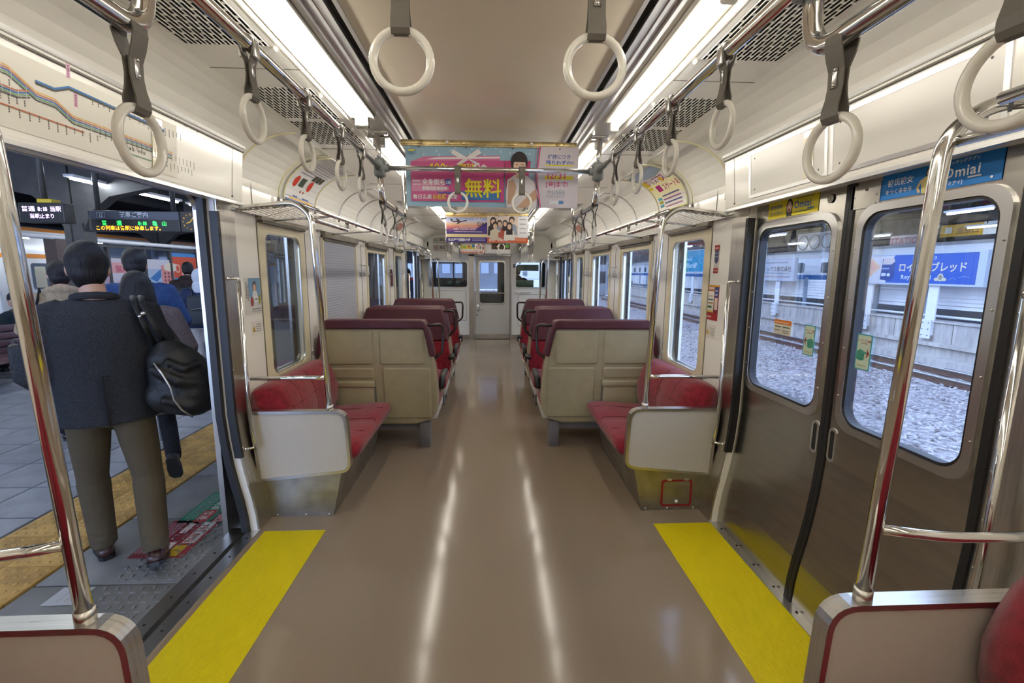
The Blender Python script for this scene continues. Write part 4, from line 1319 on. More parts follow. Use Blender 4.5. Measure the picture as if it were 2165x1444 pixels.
# notices on the wall panel beside the posts
xw = 1.4295
b = Board((xw, 2.885, 1.50), RU, UP, .065, .175)
b.rect(0, .065, .14, .175, 'b8302c').rect(.008, .057, .075, .142, '3a4470').poly([(.008, .075), (.057, .075), (.032, .055)], '3a4470').rect(0, .06, 0, .033, 'b8302c').greek(.01, .055, .012, .010, 'e8c0b8', 2).greek(.012, .052, .10, .009, 'a8b0c8', 3).greek(.012, .052, .12, .009, 'a8b0c8', 5).greek(.008, .055, .152, .010, 'eac8c0', 4).greek(.012, .05, .042, .006, 'a08890', 6)
b.build('wall_notice', 'narrow red and navy ribbon notice high on the right wall panel', 'sign', 'e6dfd4')
b = Board((xw, 2.935, 1.20), RU, UP, .145, .225)
b.rect(0, .145, 0, .045, 'b8282a').rect(0, .09, .19, .225, 'e09a34').rect(.09, .145, .215, .225, 'f0c020').rect(.095, .14, .15, .21, '38509c').rect(.008, .088, .05, .185, 'f0ece2').rect(.008, .088, .05, .06, 'ecc030').rect(.1, .138, .07, .145, 'ecd8c8')
b.text('クリスマス', .012, .148, .016, 'c84a28', sx=.8).greek(.014, .082, .126, .012, '2a6a5a', 2).greek(.014, .082, .105, .012, 'b88050', 3).rect(.016, .066, .078, .092, '3a7a48').greek(.012, .07, .016, .014, 'f2d8d0', 5).greek(.02, .085, .198, .016, 'e8e4f4', 6).greek(.1, .136, .16, .012, 'c8d0e8', 7).greek(.1, .136, .185, .012, 'c8d0e8', 8)
b.build('wall_notice', 'red bordered colourful lottery poster on the right wall panel', 'sign', '9c2a38')
def caution(o, u, label):
    b = Board(o, u, UP, .12, .085)
    b.poly([(.008, .022), (.04, .022), (.024, .062)], 'e0aa18').text('!', .0225, .026, .026, '2a2010', align='c')
    for i in range(4):
        b.greek(.05, .112, .02 + i * .014, .005, '8a8478', 3 + i)
    b.build('wall_notice', label, 'sign', 'ece8e0')
caution((xw, 2.925, 1.085), RU, 'small white caution notice with yellow triangle on the right wall')
caution((-xw, 2.785, 1.105), LU, 'small white caution notice with yellow triangle on the left wall')
b = Board((-xw, 2.735, 1.235), LU, UP, .185, .215)
b.rect(.045, .185, .045, .215, '7aa2c4').rect(.045, .185, .045, .10, 'd8d8dc').ell(.115, .165, .022, .032, '2a2426', 14).ell(.115, .158, .016, .024, 'e2b69c', 14).poly([(.08, .09), (.15, .09), (.14, .13), (.12, .14), (.10, .14), (.088, .13)], 'e4e4e8').rect(.1, .145, .07, .105, 'eef0f0').ell(.075, .075, .018, .03, 'a84a44', 12).ell(.165, .085, .014, .03, '9aa02c', 12).greek(.11, .138, .085, .010, '3a3a6a', 3)
for i in range(8):
    b.rect(.012, .02, .10 + i * .012, .108 + i * .012, '4a4a46').rect(.028, .036, .085 + i * .012, .093 + i * .012, '5a5a56')
b.greek(.06, .18, .028, .006, '6a6a80', 5).greek(.06, .17, .014, .005, '8a8a8a', 6)
b.build('wall_notice', 'poster of a woman holding a card on the left wall panel', 'sign', 'e8e5de')
for y, s_ in ((7.62, 'red'), ):
    t = MB().box(-1.43, -1.425, 7.66, 7.72, 1.45, 1.75).build('wall_notice', mat('pale_notice', (.6, .52, .46), .5), loc=(-1.43, 7.69, 1.45))
    tag(t, 'tiny pale notice on the left wall before the far open door', 'sign')
# --- smoking signs on the bulkhead
for z, c in ((2.15, '8a857a'), (1.985, 'b02a2a')):
    b = Board((-1.22, EB - .002, z - .05), (1, 0, 0), UP, .30, .12)
    b.line([(0, 0), (.30, 0), (.30, .12), (0, .12), (0, 0)], .006, '4a463c').ell(.06, .06, .042, .042, c).ell(.06, .06, .033, .033, 'e4e0d4').line([(.03, .085), (.09, .035)], .009, c).line([(.035, .055), (.085, .065)], .008, '3a3630').text('禁煙', .13, .045, .06, '4a463c')
    b.build('no_smoking_sign', ('red no smoking sign on the cab bulkhead' if c[0] == 'b' else 'grey no smoking sign above the red one on the bulkhead'), 'sign', 'e4e0d4')
# --- line map over the open door
def lintel(s, ya, yb, z0, z1):
    """board lying on the sloping header cover"""
    xa, xb = 1.368 - (z0 - 1.875) * (.023 / .26), 1.368 - (z1 - 1.875) * (.023 / .26)
    v = Vector((s * (xb - xa), 0, z1 - z0))
    o = (s * (xa - .001), ya if s < 0 else yb, z0)
    return Board(o, LU if s < 0 else RU, v.normalized(), yb - ya, v.length)
b = lintel(-1, 1.06, 2.14, 1.893, 2.108)
W_, H_ = b.w, b.h
cols = ('e8c070', 'd08060', '3a72c0', '8ab890', '4a4a48')
def route(pts, cs, dy=.0062, wd=.0042):
    for i, c in enumerate(cs):
        b.line([(x, y - i * dy) for x, y in pts], wd, c)
route([(.0, .162), (.38, .168), (.46, .128), (.52, .128), (.58, .098), (1.05, .098)], cols)
route([(.0, .118), (.40, .110), (.44, .122)], cols[1:])
b.line([(.0, .062), (.62, .058)], .0045, 'cf7c58')
route([(.46, .158), (.52, .158), (.57, .182), (1.0, .176)], ('2f7cc4', '3a3a3a'), .006, .006)
b.line([(.73, .072), (.82, .038), (1.02, .036)], .003, '7aa888')
rnd = random.Random(5)
for x0, x1, y, n in ((.02, .38, .128, 14), (.02, .40, .082, 18), (.02, .62, .050, 22), (.58, 1.0, .164, 20), (.58, 1.05, .066, 22), (.82, 1.02, .030, 10)):
    for i in range(n):
        x = x0 + (x1 - x0) * (i + .5) / n
        for k in range(rnd.randint(3, 5)):
            b.rect(x - .0022, x + .0022, y - .0062 * k - .0048, y - .0062 * k, '6a665e')
        b.line([(x + .006, y + .002), (x + .006, y + .040)], .0012, 'f4f1e6')
for x, y in ((.44, .172), (.46, .098)):
    b.rect(x, x + .014, y, y + .04, 'e4b4c8')
    for k in range(5):
        b.rect(x + .004, x + .010, y + .003 + k * .007, y + .008 + k * .007, 'a06888')
b.text('東海道本線', .13, .193, .013, '3a3630', sx=.95).text('紀勢本線・参宮線', .64, .026, .013, '3a3630').greek(.20, .30, .194, .006, '8a857a', 3).greek(.78, .86, .028, .006, '8a857a', 4).text('東海道', .955, .192, .007, '3a3630').text('JR', 1.035, .190, .012, '3a3630')
for i, c in enumerate(cols):
    b.rect(.13, .15, .184 - i * .006, .188 - i * .006, c)
    b.greek(.155, .22, .184 - i * .006, .004, '8a857a', 5 + i)
b.build('route_map', 'white railway line map with coloured routes above the open left door', 'map', 'f0ece0')
for ya, yb in ((1.99, 2.045), (1.14, 1.18)):
    q = lintel(-1, ya, yb, 1.90, 2.10)
    t = MB().prism([q.P(0, 0, .0042), q.P(q.w, 0, .0042), q.P(q.w, q.h, .0042), q.P(0, q.h, .0042)], q.n * .001).build('clear_band', mat('clear_acetate', (.75, .70, .52), .08), D.objects['route_map'])
# --- blank poster frames over the closed door
for ya, yb, nm in ((1.86, 2.42, 'far'), (1.21, 1.845, 'near')):
    q = lintel(1, ya, yb, 1.888, 2.118)
    t = thing('poster_holder', 'empty white poster frame above the closed right door, %s one' % nm, 'frame', tuple(q.P(q.w / 2, 0, 0)))
    P = lambda x, y, d: tuple(q.P(x, y, d))
    MB().prism([P(.012, .012, .0), P(q.w - .012, .012, .0), P(q.w - .012, q.h - .012, 0), P(.012, q.h - .012, 0)], q.n * .002).build('backing', mat('white_backing', (.66, .64, .59), .25), t)
    MB().ring(rrect(0, q.w, 0, q.h, .004), rrect(.016, q.w - .016, .016, q.h - .016, .003), .004, -.002, P).build('rim', M_ALU, t)
    m = MB()
    for x in (.05, q.w - .05):
        for y in (.04, q.h - .04):
            m.ball(P(x, y, .002), .004, nu=6, nv=4)
    m.build('screw', M_GREYP, t)
    if nm == 'far':
        MB().prism([P(q.w - .14, .02, .003), P(q.w - .08, .02, .003), P(q.w - .08, q.h - .02, .003), P(q.w - .14, q.h - .02, .003)], q.n * .001).build('aged_tape', mat('clear_acetate'), t)
# ================================================================== platform on the left
PZ = -.15
M_TILE = mat('grey_paving_tile', (.30, .315, .345), .45, noise=.14, nscale=7, bump=.06, bscale=90)
M_TILE2 = mat('grey_paving_tile_worn', (.27, .285, .315), .42, noise=.18, nscale=5, bump=.06, bscale=90)
M_SLAB = mat('concrete_edge_slab', (.20, .205, .215), .5, noise=.22, nscale=4, bump=.12, bscale=120)
M_TACT = mat('ochre_tactile_block', (.52, .31, .085), .6, noise=.3, nscale=6, bump=.05, bscale=150)
M_ASPH = mat('dark_asphalt', (.11, .115, .125), .75, noise=.2, nscale=30, bump=.2, bscale=200)
M_DKSTEEL = mat('dark_grey_paint', (.055, .052, .05), .5, noise=.2, nscale=6)
M_GIRD = mat('grey_girder_paint', (.065, .062, .06), .55, noise=.2, nscale=4)
M_WHT = mat('white_paint', (.75, .76, .78), .4, noise=.05, nscale=3)
M_LAMPC = mat('cool_station_tube', (.86, .93, 1.0), emit=85.0)
gp = MB().box(-9.6, -1.62, -6, 26, PZ - 1.2, PZ - .02).build('ground_platform', M_ASPH)
tag(gp, 'dark asphalt base of the station platform', kind='structure')
def piece(name, data, loc, parent):
    o = D.objects.new(name, data)
    COL.objects.link(o)
    o.parent = parent
    o.location = loc
    return o
def proto_mesh(mb, mats):
    o = mb.build('proto', mats)
    me = o.data
    D.objects.remove(o)
    return me
tl = [proto_mesh(MB().box(-.2195, .2195, -.2195, .2195, -.02, 0).box(-.216, .216, -.216, .216, 0, .0015), mm) for mm in (M_TILE, M_TILE2)]
for i in range(13):
    for j in range(14):
        if -3.25 - i * .45 > -9.2:
            piece('tile', tl[(i * 7 + j * 3 + i * j) % 2], (-3.25 - i * .45, .95 + j * .45, PZ), gp)
sl = MB().rbox(-.385, .385, -.326, .326, -.20, 0, .006)
slab_me = proto_mesh(sl, M_SLAB)
st = MB()
for i in range(6):
    for j in range(9):
        x = .355 - i * .062 - (j % 2) * .02
        y = -.30 + j * .07
        st.rbox(x - .016, x + .016, y - .006, y + .006, -.001, .004, .002, 0, 1)
        st.rbox(x - .045, x - .033, y + .022, y + .046, -.001, .008, .003, 0, 1)
stud_me = proto_mesh(st, M_SLAB)
for j in range(-2, 22):
    o = piece('edge_slab', slab_me, (-2.005, 1.95 + j * .66, PZ), gp)
    if j < 9:
        q = piece('anti_slip_studs', stud_me, (0, 0, 0), o)
        q['kind'] = 'stuff'
tb = MB().rbox(-.1485, .1485, -.1485, .1485, -.02, .001, .003)
for i in range(5):
    for j in range(5):
        x, y = -.118 + i * .059, -.118 + j * .059
        tb.tube([(x, y, 0), (x, y, .004), (x, y, .0065)], [.0145, .0125, .007], 8)
tact_me = proto_mesh(tb, M_TACT)
for i in range(2):
    for j in range(38):
        piece('tactile_block', tact_me, (-2.56 - i * .30, .2 + j * .30, PZ), gp)
wl = MB()
wl.box(-6.2, -3.5, 7.9, 7.96, PZ - .02, PZ - .017).box(-6.2, -3.5, 7.35, 7.40, PZ - .02, PZ - .017)
wl.build('white_line', M_WHT, gp)
# floor stickers
b = Board((-2.06, 3.30, PZ + .002), (0, -1, 0), (1, 0, 0), .44, .31)
b.rect(.0, .44, .0, .21, '1f8a6e').rect(.05, .30, .225, .285, 'd8dcdc').text('3列', .08, .232, .045, '3a4448').text('足元', .20, .232, .045, '3a4448').rect(.33, .42, .225, .285, 'd88a90').text('乗車口', .14, .12, .07, 'c8e0d8', sx=.9).rect(.27, .42, .10, .185, 'c02a34').text('普通', .28, .115, .06, 'f0e0e0', sx=.95)
for i in range(4):
    b.greek(.04, .38, .02 + i * .022, .014, '8cc4b4', i + 3)
b.build('floor_sticker', 'green boarding sticker on the platform edge', 'sticker', '2a3436')
b = Board((-2.09, 2.90, PZ + .002), (0, -1, 0), (1, 0, 0), .40, .31)
b.rect(0, .40, 0, .20, '8c1c30').rect(.02, .26, .215, .29, 'dcdce0').text('3列', .05, .225, .055, 'a02838').text('足元', .15, .225, .05, 'c04030').rect(.28, .39, .20, .27, 'e0bc20').text('!', .33, .21, .05, '3a2a10', align='c').rect(.25, .39, .10, .185, 'e8d8dc').text('普通', .26, .115, .055, 'c02030').rect(.04, .15, .13, .17, 'e8d8dc')
for i in range(5):
    b.greek(.03, .36, .012 + i * .020, .013, 'd8a8b8', i + 3)
b.build('floor_sticker', 'dark red boarding sticker on the platform edge beside the walking man', 'sticker', 'a83040')
b = Board((-2.22, 2.26, PZ + .002), (0, -1, 0), (1, 0, 0), .13, .16)
b.greek(.02, .11, .05, .02, 'b8bcc4', 3).greek(.02, .11, .09, .02, 'b8bcc4', 4)
b.build('floor_sticker', 'small worn white sticker on the platform edge slab', 'sticker', 'c8ccd4')

# --- canopy
M_ROOF = mat('dark_canopy_deck', (.05, .05, .052), .7, noise=.2, nscale=3)
rf = MB()
rf.box(-30, -1.2, -8, 60, 3.95, 4.0)
roof = tag(rf.build('ceiling_canopy', M_ROOF), 'dark station canopy over the platform', kind='structure')
rib = proto_mesh(MB().box(-6.6, 6.6, -.05, .05, 0, .10), M_GIRD)
for j in range(20):
    piece('canopy_rib', rib, (-7.85, .5 + j * .8, 3.85), roof)
pur = proto_mesh(MB().box(-.06, .06, -16, 16, 0, .18), M_GIRD)
for x in (-1.9, -3.2, -4.6, -6.0, -8.0, -9.8, -12):
    piece('purlin', pur, (x, 10, 3.68), roof)
fas = MB().box(-1.55, -1.45, -6, 26, 3.45, 3.95).build('fascia', M_GIRD, roof)
# Y shaped columns
def column(y, x, label):
    t = thing('canopy_column', label, 'column', (x, y, PZ), 'canopy columns')
    MB().box(x - .15, x + .15, y - .13, y + .13, PZ, 2.35).box(x - .17, x - .05, y - .15, y + .15, PZ, 2.35).box(x + .05, x + .17, y - .15, y + .15, PZ, 2.35).build('shaft', M_GIRD, t)
    for s in (-1, 1):
        pr = [(x + s * .02, 2.35), (x + s * .17, 2.2), (x + s * .32, 2.55), (x + s * .7, 2.85), (x + s * 1.5, 3.02), (x + s * 2.9, 3.1), (x + s * 2.9, 3.68), (x + s * .02, 3.68)]
        MB().prism([(a, y - .12, z) for a, z in pr], (0, .24, 0)).build('bracket_arm', M_GIRD, t)
    return t
column(9.4, -7.9, 'dark arched canopy column rising behind the walking man')
column(15.5, -6.8, 'far canopy column beyond the departure board')
column(19, -13, 'column between the tracks in front of the white train')
# canopy lamps
OR8 = ('first', 'second', 'third', 'fourth', 'fifth', 'sixth', 'seventh', 'eighth')
for i, (x, y, z) in enumerate(((-7.3, 4.6, 3.05), (-7.3, 6.1, 3.05), (-7.3, 9.2, 3.05), (-7.3, 10.8, 3.05), (-7.3, 12.4, 3.05), (-7.3, 14, 3.05), (-7.3, 15.6, 3.05), (-4.3, 3.0, 3.35), (-4.3, 5.0, 3.35), (-4.3, 9.5, 3.35), (-4.3, 12, 3.35), (-3.0, .8, 3.3), (-9.8, 7.4, 2.46), (-13.2, 11.5, 2.35), (-13.2, 13.4, 2.35), (-13.2, 16, 2.35))):
    t = thing('platform_lamp', 'cool white tube lamp %s, %s from the camera' % (('in the long canopy row beyond the column', 'in the nearer canopy row over the walkers', 'over the tracks beyond the fence')[(i > 6) + (i > 11)], OR8[i if i < 7 else i - 7 if i < 12 else i - 12]), 'lamp', (x, y, z), 'platform canopy lamps')
    MB().rbox(x - .09, x + .09, y - .62, y + .62, z + .02, z + .07, .01).build('housing', M_WHT, t)
    MB().tube([(x, y - .58, z), (x, y + .58, z)], .02, 8).build('tube', M_LAMPC, t)
    MB().cyl((x, y, z + .05), (x, y, 3.96), .015, 6).build('hanger', M_DKSTEEL, t)
# --- departure board
t = thing('departure_board', 'dark departure board with green and orange glowing letters', 'sign', (-6.0, 8.5, 2.15))
MB().rbox(-6.99, -5.45, 8.5, 8.72, 2.15, 2.50, .012).build('cabinet', M_DKSTEEL, t)
b = Board((-6.96, 8.497, 2.355), (1, 0, 0), UP, 1.50, .135)
b.rect(0, 1.5, 0, .135, '4c5364').rr(.12, .26, .02, .115, .01, 'b8c0cc').rr(.127, .253, .027, .108, .008, '4c5364').text('12', .19, .035, .085, 'd8dee6', align='c').text('発車ご案内', .50, .045, .098, 'e4e8f0', gap=.0).text('Train Departures', .57, .012, .035, 'b0b8c4', bold=False)
b.build('title_strip', None, None, '4c5364', parent=t)
b = Board((-6.94, 8.497, 2.165), (1, 0, 0), UP, 1.46, .185)
G_, O_ = glow('30f060', 2.2), glow('f8a820', 2.4)
for s_, x in (('普', .17), ('通', .42), ('8:18', .78), ('亀', 1.02), ('山', 1.18)):
    b.text(s_, x, .092, .088, G_)
b.text('この列車は各駅に停車します。', .06, .010, .082, O_, gap=.0)
b.build('led_panel', None, None, '0a0a0c', parent=t)
for x in (-6.88, -5.6):
    MB().cyl((x, 8.6, 2.48), (x, 8.6, 3.96), .04, 8).build('hanger', M_DKSTEEL, t)
t = thing('platform_clock', 'amber analogue clock beside the departure board', 'clock', (-5.25, 8.5, 2.15))
MB().rbox(-5.44, -5.06, 8.5, 8.72, 2.15, 2.50, .012).build('cabinet', M_DKSTEEL, t)
MB().cyl((-5.25, 8.6, 2.48), (-5.25, 8.6, 3.96), .04, 8).build('hanger', M_DKSTEEL, t)
b = Board((-5.43, 8.497, 2.165), (1, 0, 0), UP, .33, .33)
b.ell(.165, .16, .15, .15, '2c2408', 28)
for k in range(12):
    a = PI / 2 - k * PI / 6
    b.text(str(k if k else 12), .165 + .125 * math.cos(a), .147 + .125 * math.sin(a), .036, glow('d89818', 1.0), align='c', sx=.9)
for L_, a, wd in ((.075, PI / 2 - (8.3 / 12) * 2 * PI, .010), (.11, PI / 2 - (6 / 60) * 2 * PI, .008)):
    b.line([(.165, .16), (.165 + L_ * math.cos(a), .16 + L_ * math.sin(a))], wd, glow('e8b030', 1.2))
b.build('dial', None, None, '15120a', parent=t)
# --- small led board at the far left
t = thing('led_board', 'small board with pale violet led text at the far left', 'sign', (-6.95, 7.6, 2.2))
MB().rbox(-7.27, -6.60, 7.6, 7.8, 2.20, 2.50, .012).rbox(-7.0, -6.78, 7.62, 7.78, 2.50, 2.56, .01, 1).build('cabinet', [M_DKSTEEL, mat('yellow_beacon', (.6, .45, .02), .5)], t)
b = Board((-7.25, 7.597, 2.21), (1, 0, 0), UP, .63, .28)
V_ = glow('e8c8f8', 2.0)
b.text('普通', .03, .165, .085, V_, sx=1.2).text('8:18', .27, .165, .085, V_).text('当駅', .45, .165, .085, V_).text('当駅止まり', .14, .06, .075, V_)
b.build('led_panel', None, None, '08080a', parent=t)
MB().cyl((-6.95, 7.7, 2.5), (-6.95, 7.7, 3.96), .04, 8).build('hanger', M_DKSTEEL, t)
# --- glazed shelter wall with posters
XW = -9.0
sw = thing('waiting_shelter', 'glazed waiting shelter along the far platform edge', 'shelter', (XW, 11.8, PZ))
for y in (10.3, 11.34, 12.48, 13.45, 14.6, 15.7):
    MB().box(XW - .04, XW + .04, y - .035, y + .035, PZ, 2.12).build('post', M_DKSTEEL, sw)
MB().box(XW - .05, XW + .05, 10.25, 15.75, 2.0, 2.07).box(XW - .05, XW + .05, 10.25, 15.75, PZ, .1).build('sill_rail', M_DKSTEEL, sw)
MB().cyl((XW + .08, 5, 2.13), (XW + .08, 20, 2.13), .05, 10).build('cable_pipe', M_WHT, sw)
MB().box(XW - .005, XW + .005, 10.3, 15.7, .1, 2.0).build('pane', glass_mat('shelter_glass', (.75, .82, .9), .15), sw)
def sh_board(ya, yb, z0, z1, base, fn, label):
    b = Board((XW + .02, ya, z0), LU, UP, yb - ya, z1 - z0)
    fn(b)
    b.build('shelter_poster', label, 'poster', base)
def f1(b):
    b.rect(.05, .95, .75, 1.2, 'b9a0b4').greek(.1, .9, .5, .06, '9a98a8', 3)
def f2(b):
    b.rect(.0, 1.0, 1.1, 1.35, 'e6a8a8').text('無料', .1, 1.12, .2, 'c85a6a').rect(.1, .9, .3, .9, 'd8a8b8').greek(.15, .85, .5, .08, 'a86878', 3)
def f3(b):
    b.rect(0, .5, 0, 1.2, 'b4c2da').poly([(.05, .95), (.48, 1.2), (.48, 1.0), (.3, .85)], '3a78b4').rect(.5, 1.0, 0, 1.3, 'e0958e').ell(.9, 1.25, .3, .12, 'efe0c8')
    b.text('山', .1, .5, .32, '2a2e48')
    for i in range(3):
        for k in range(10):
            b.rect(.6 + i * .13, .66 + i * .13, .15 + k * .1, .22 + k * .1, '8a4a48')
def f4(b):
    b.rect(0, 1.06, .95, 1.55, 'd8542c').rect(0, 1.06, 0, .92, '3898d8').text('新幹', .35, 1.2, .16, 'f4d8c8').text('会社', .35, 1.0, .16, 'f4d8c8').ell(.2, 1.22, .1, .12, 'f4d8c8').ell(.2, 1.22, .07, .09, 'd8542c').greek(.1, .8, .6, .08, 'd8e8f4', 3).rect(0, 1.06, 0, .3, '2a5ab8').rect(.6, .8, .65, .85, '2a3a5a')
sh_board(10.36, 11.28, .3, 1.75, 'ccd2de', f1, 'pale blue and white poster on the shelter, nearest the brown post')
sh_board(11.40, 12.42, .3, 1.75, 'd6ced8', f2, 'pink and white poster on the shelter behind the walkers')
sh_board(12.54, 13.39, .3, 1.75, 'd8d4dc', f3, 'shelter poster in pink and blue with large brush writing')
sh_board(13.51, 14.54, .3, 1.95, '4a90d0', f4, 'orange topped blue poster on the shelter')
MB().box(XW - .12, XW + .12, 9.95, 10.2, PZ, 2.1).build('brown_post', mat('brown_post_paint', (.10, .065, .055), .5), sw)
# --- mesh fence
fe = thing('mesh_fence', 'white mesh fence behind the platform bench', 'fence', (-9.2, 7, PZ))
m = MB()
for i in range(70):
    m.box(-9.205, -9.20, 2.0 + i * .1, 2.012 + i * .1, 0, 1.35)
for i in range(9):
    m.box(-9.208, -9.203, 2.0, 9.1, .05 + i * .16, .062 + i * .16)
tag(m.build('wires', M_WHT, fe), kind='stuff')
for y in (3.0, 5.0, 7.0, 9.0):
    MB().cyl((-9.2, y, PZ), (-9.2, y, 1.4), .03, 8).build('post', M_WHT, fe)
MB().box(-9.24, -9.22, 2.0, 9.1, .0, 1.05).build('back_sheet', mat('pale_fence_sheet', (.62, .66, .74), .6), fe)
# --- wooden bench
def slat_bench(x, ya, yb, label):
    t = thing('platform_bench', label, 'bench', (x, (ya + yb) / 2, PZ))
    M_SL = mat('maroon_bench_slat', (.11, .055, .062), .45, noise=.2, nscale=6)
    for i in range(4):
        MB().rbox(x - .50 - i * .012, x - .46 - i * .012, ya, yb, PZ + .43 + i * .105, PZ + .52 + i * .105, .008).build('back_slat', M_SL, t)
    for i in range(5):
        MB().rbox(x - .42 + i * .085, x - .345 + i * .085, ya, yb, PZ + .37, PZ + .40, .008).build('seat_slat', M_SL, t)
    for i in range(5):
        MB().rbox(x - .92 + i * .085, x - .845 + i * .085, ya, yb, PZ + .37, PZ + .40, .008).build('seat_slat', M_SL, t)
    for y in (ya + .35, yb - .35):
        MB().box(x - .92, x - .52, y - .04, y + .04, PZ + .30, PZ + .37).build('rear_bracket', M_DKSTEEL, t)
        MB().box(x - .46, x + .02, y - .04, y + .04, PZ + .30, PZ + .37).box(x - .27, x - .17, y - .04, y + .04, PZ, PZ + .30).box(x - .54, x - .46, y - .04, y + .04, PZ + .3, PZ + .85).build('leg', M_DKSTEEL, t)
    MB().box(x - .25, x - .19, ya + .3, yb - .3, PZ + .15, PZ + .19).build('foot_rail', M_DKSTEEL, t)
    MB().tube(bend([(x - .40, (ya + yb) / 2, PZ + .4), (x - .40, (ya + yb) / 2, PZ + .62), (x - .02, (ya + yb) / 2, PZ + .62), (x - .02, (ya + yb) / 2, PZ + .4)], .05), .025, 8).build('arm_divider', mat('bench_arm_plastic', (.14, .12, .13), .4), t)
slat_bench(-6.50, 5.4, 8.3, 'maroon slatted bench on the platform at the left edge')
# --- white train with orange stripe on the next track
tr = thing('parked_train', 'white train with an orange stripe on the far left track', 'train', (-14.2, 14, -1.2))
MB().rbox(-16.8, -14.0, -2, 32, -.9, 2.75, .12).build('body', mat('train_white', (.78, .79, .82), .3), tr)
MB().box(-14.0, -13.99, -2, 32, 1.80, 1.93).build('orange_stripe', mat('train_orange', (.75, .26, .03), .4), tr)
MB().box(-14.0, -13.99, -2, 32, 2.62, 2.72).build('roof_line', mat('train_orange'), tr)
M_TWIN = mat('train_window_dark', (.05, .06, .075), .08)
for i in range(18):
    y = -1 + i * 1.75
    o = MB().poly([(-13.992, a, z) for a, z in rrect(y, y + .75, .85, 1.65, .08)]).build('window', M_TWIN, tr)
    if i % 2:
        MB().poly([(-13.990, a, z) for a, z in rrect(y + .1, y + .45, .9, 1.55, .03)]).build('lit_blind', mat('pale_blind', (.55, .52, .42), .5), o)  # pale panel in every second window
gl = tag(MB().box(-40, -9.6, -10, 60, -1.4, -1.3).build('ground_left', M_ASPH), 'track bed beyond the platform', kind='structure')
wf = tag(MB().box(-26.2, -26, -10, 60, -1.4, 4.0).box(-26, -9.6, 44, 44.2, -1.4, 4.0).box(-9.6, -2.2, 44, 44.2, 2.2, 4.0).build('wall_sky_screen', mat('dark_sky_screen', (.14, .145, .16), .8, noise=.3, nscale=.7)), 'dark wall added beyond the far tracks to close off the sky', kind='structure')  # added dark wall, shuts out the bright sky past the canopy
# ================================================================== people on the platform
M_SKIN = mat('skin', (.52, .30, .21), .5, noise=.06, nscale=20)
M_HAIR = mat('black_hair', (.010, .008, .009), .5, noise=.3, nscale=60, stretch=(1, 1, .15), bump=.6, bscale=150, spec=.3)
def cloth(name, c, c2=None, ns=180, bump=.25, rough=.9, noise=.3):
    return mat(name, c, rough, noise=noise, nscale=ns, color2=c2, bump=bump, bscale=25, spec=.2)
def soft(o, vox, it=6):
    m = o.modifiers.new('skin_surface', 'REMESH')
    m.mode = 'VOXEL'
    m.voxel_size = vox
    m.use_smooth_shade = True
    s = o.modifiers.new('relax', 'SMOOTH')
    s.factor = .5
    s.iterations = it
    return o
def hand(m, w, d, up, s, curl=.5):
    """palm and five bent fingers; w wrist, d pointing direction, up back of the hand, s +1 if the thumb is on +side"""
    w, d, up = Vector(w), Vector(d).normalized(), Vector(up).normalized()
    side = d.cross(up).normalized() * s
    m.tube([w, w + d * .03, w + d * .085, w + d * .095], [(.024, .018), (.036, .015), (.040, .013), (.030, .010)], 10, hint=tuple(side))
    for k, (o, L) in enumerate(((.030, .068), (.010, .076), (-.010, .072), (-.029, .056))):
        a = w + d * .088 + side * o
        b = a + (d * math.cos(curl * .5) - up * math.sin(curl * .5)) * L * .45
        c = b + (d * math.cos(curl * 1.4) - up * math.sin(curl * 1.4)) * L * .32
        e = c + (d * math.cos(curl * 2.2) - up * math.sin(curl * 2.2)) * L * .26
        m.tube([a - d * .01, b, c, e], [.0095, .009, .0082, .0065], 8)
    a = w + d * .03 + side * .030
    m.tube([a, a + side * .028 + d * .022, a + side * .036 + d * .05 - up * .006, a + side * .034 + d * .07 - up * .012], [.012, .0115, .010, .0075], 8)
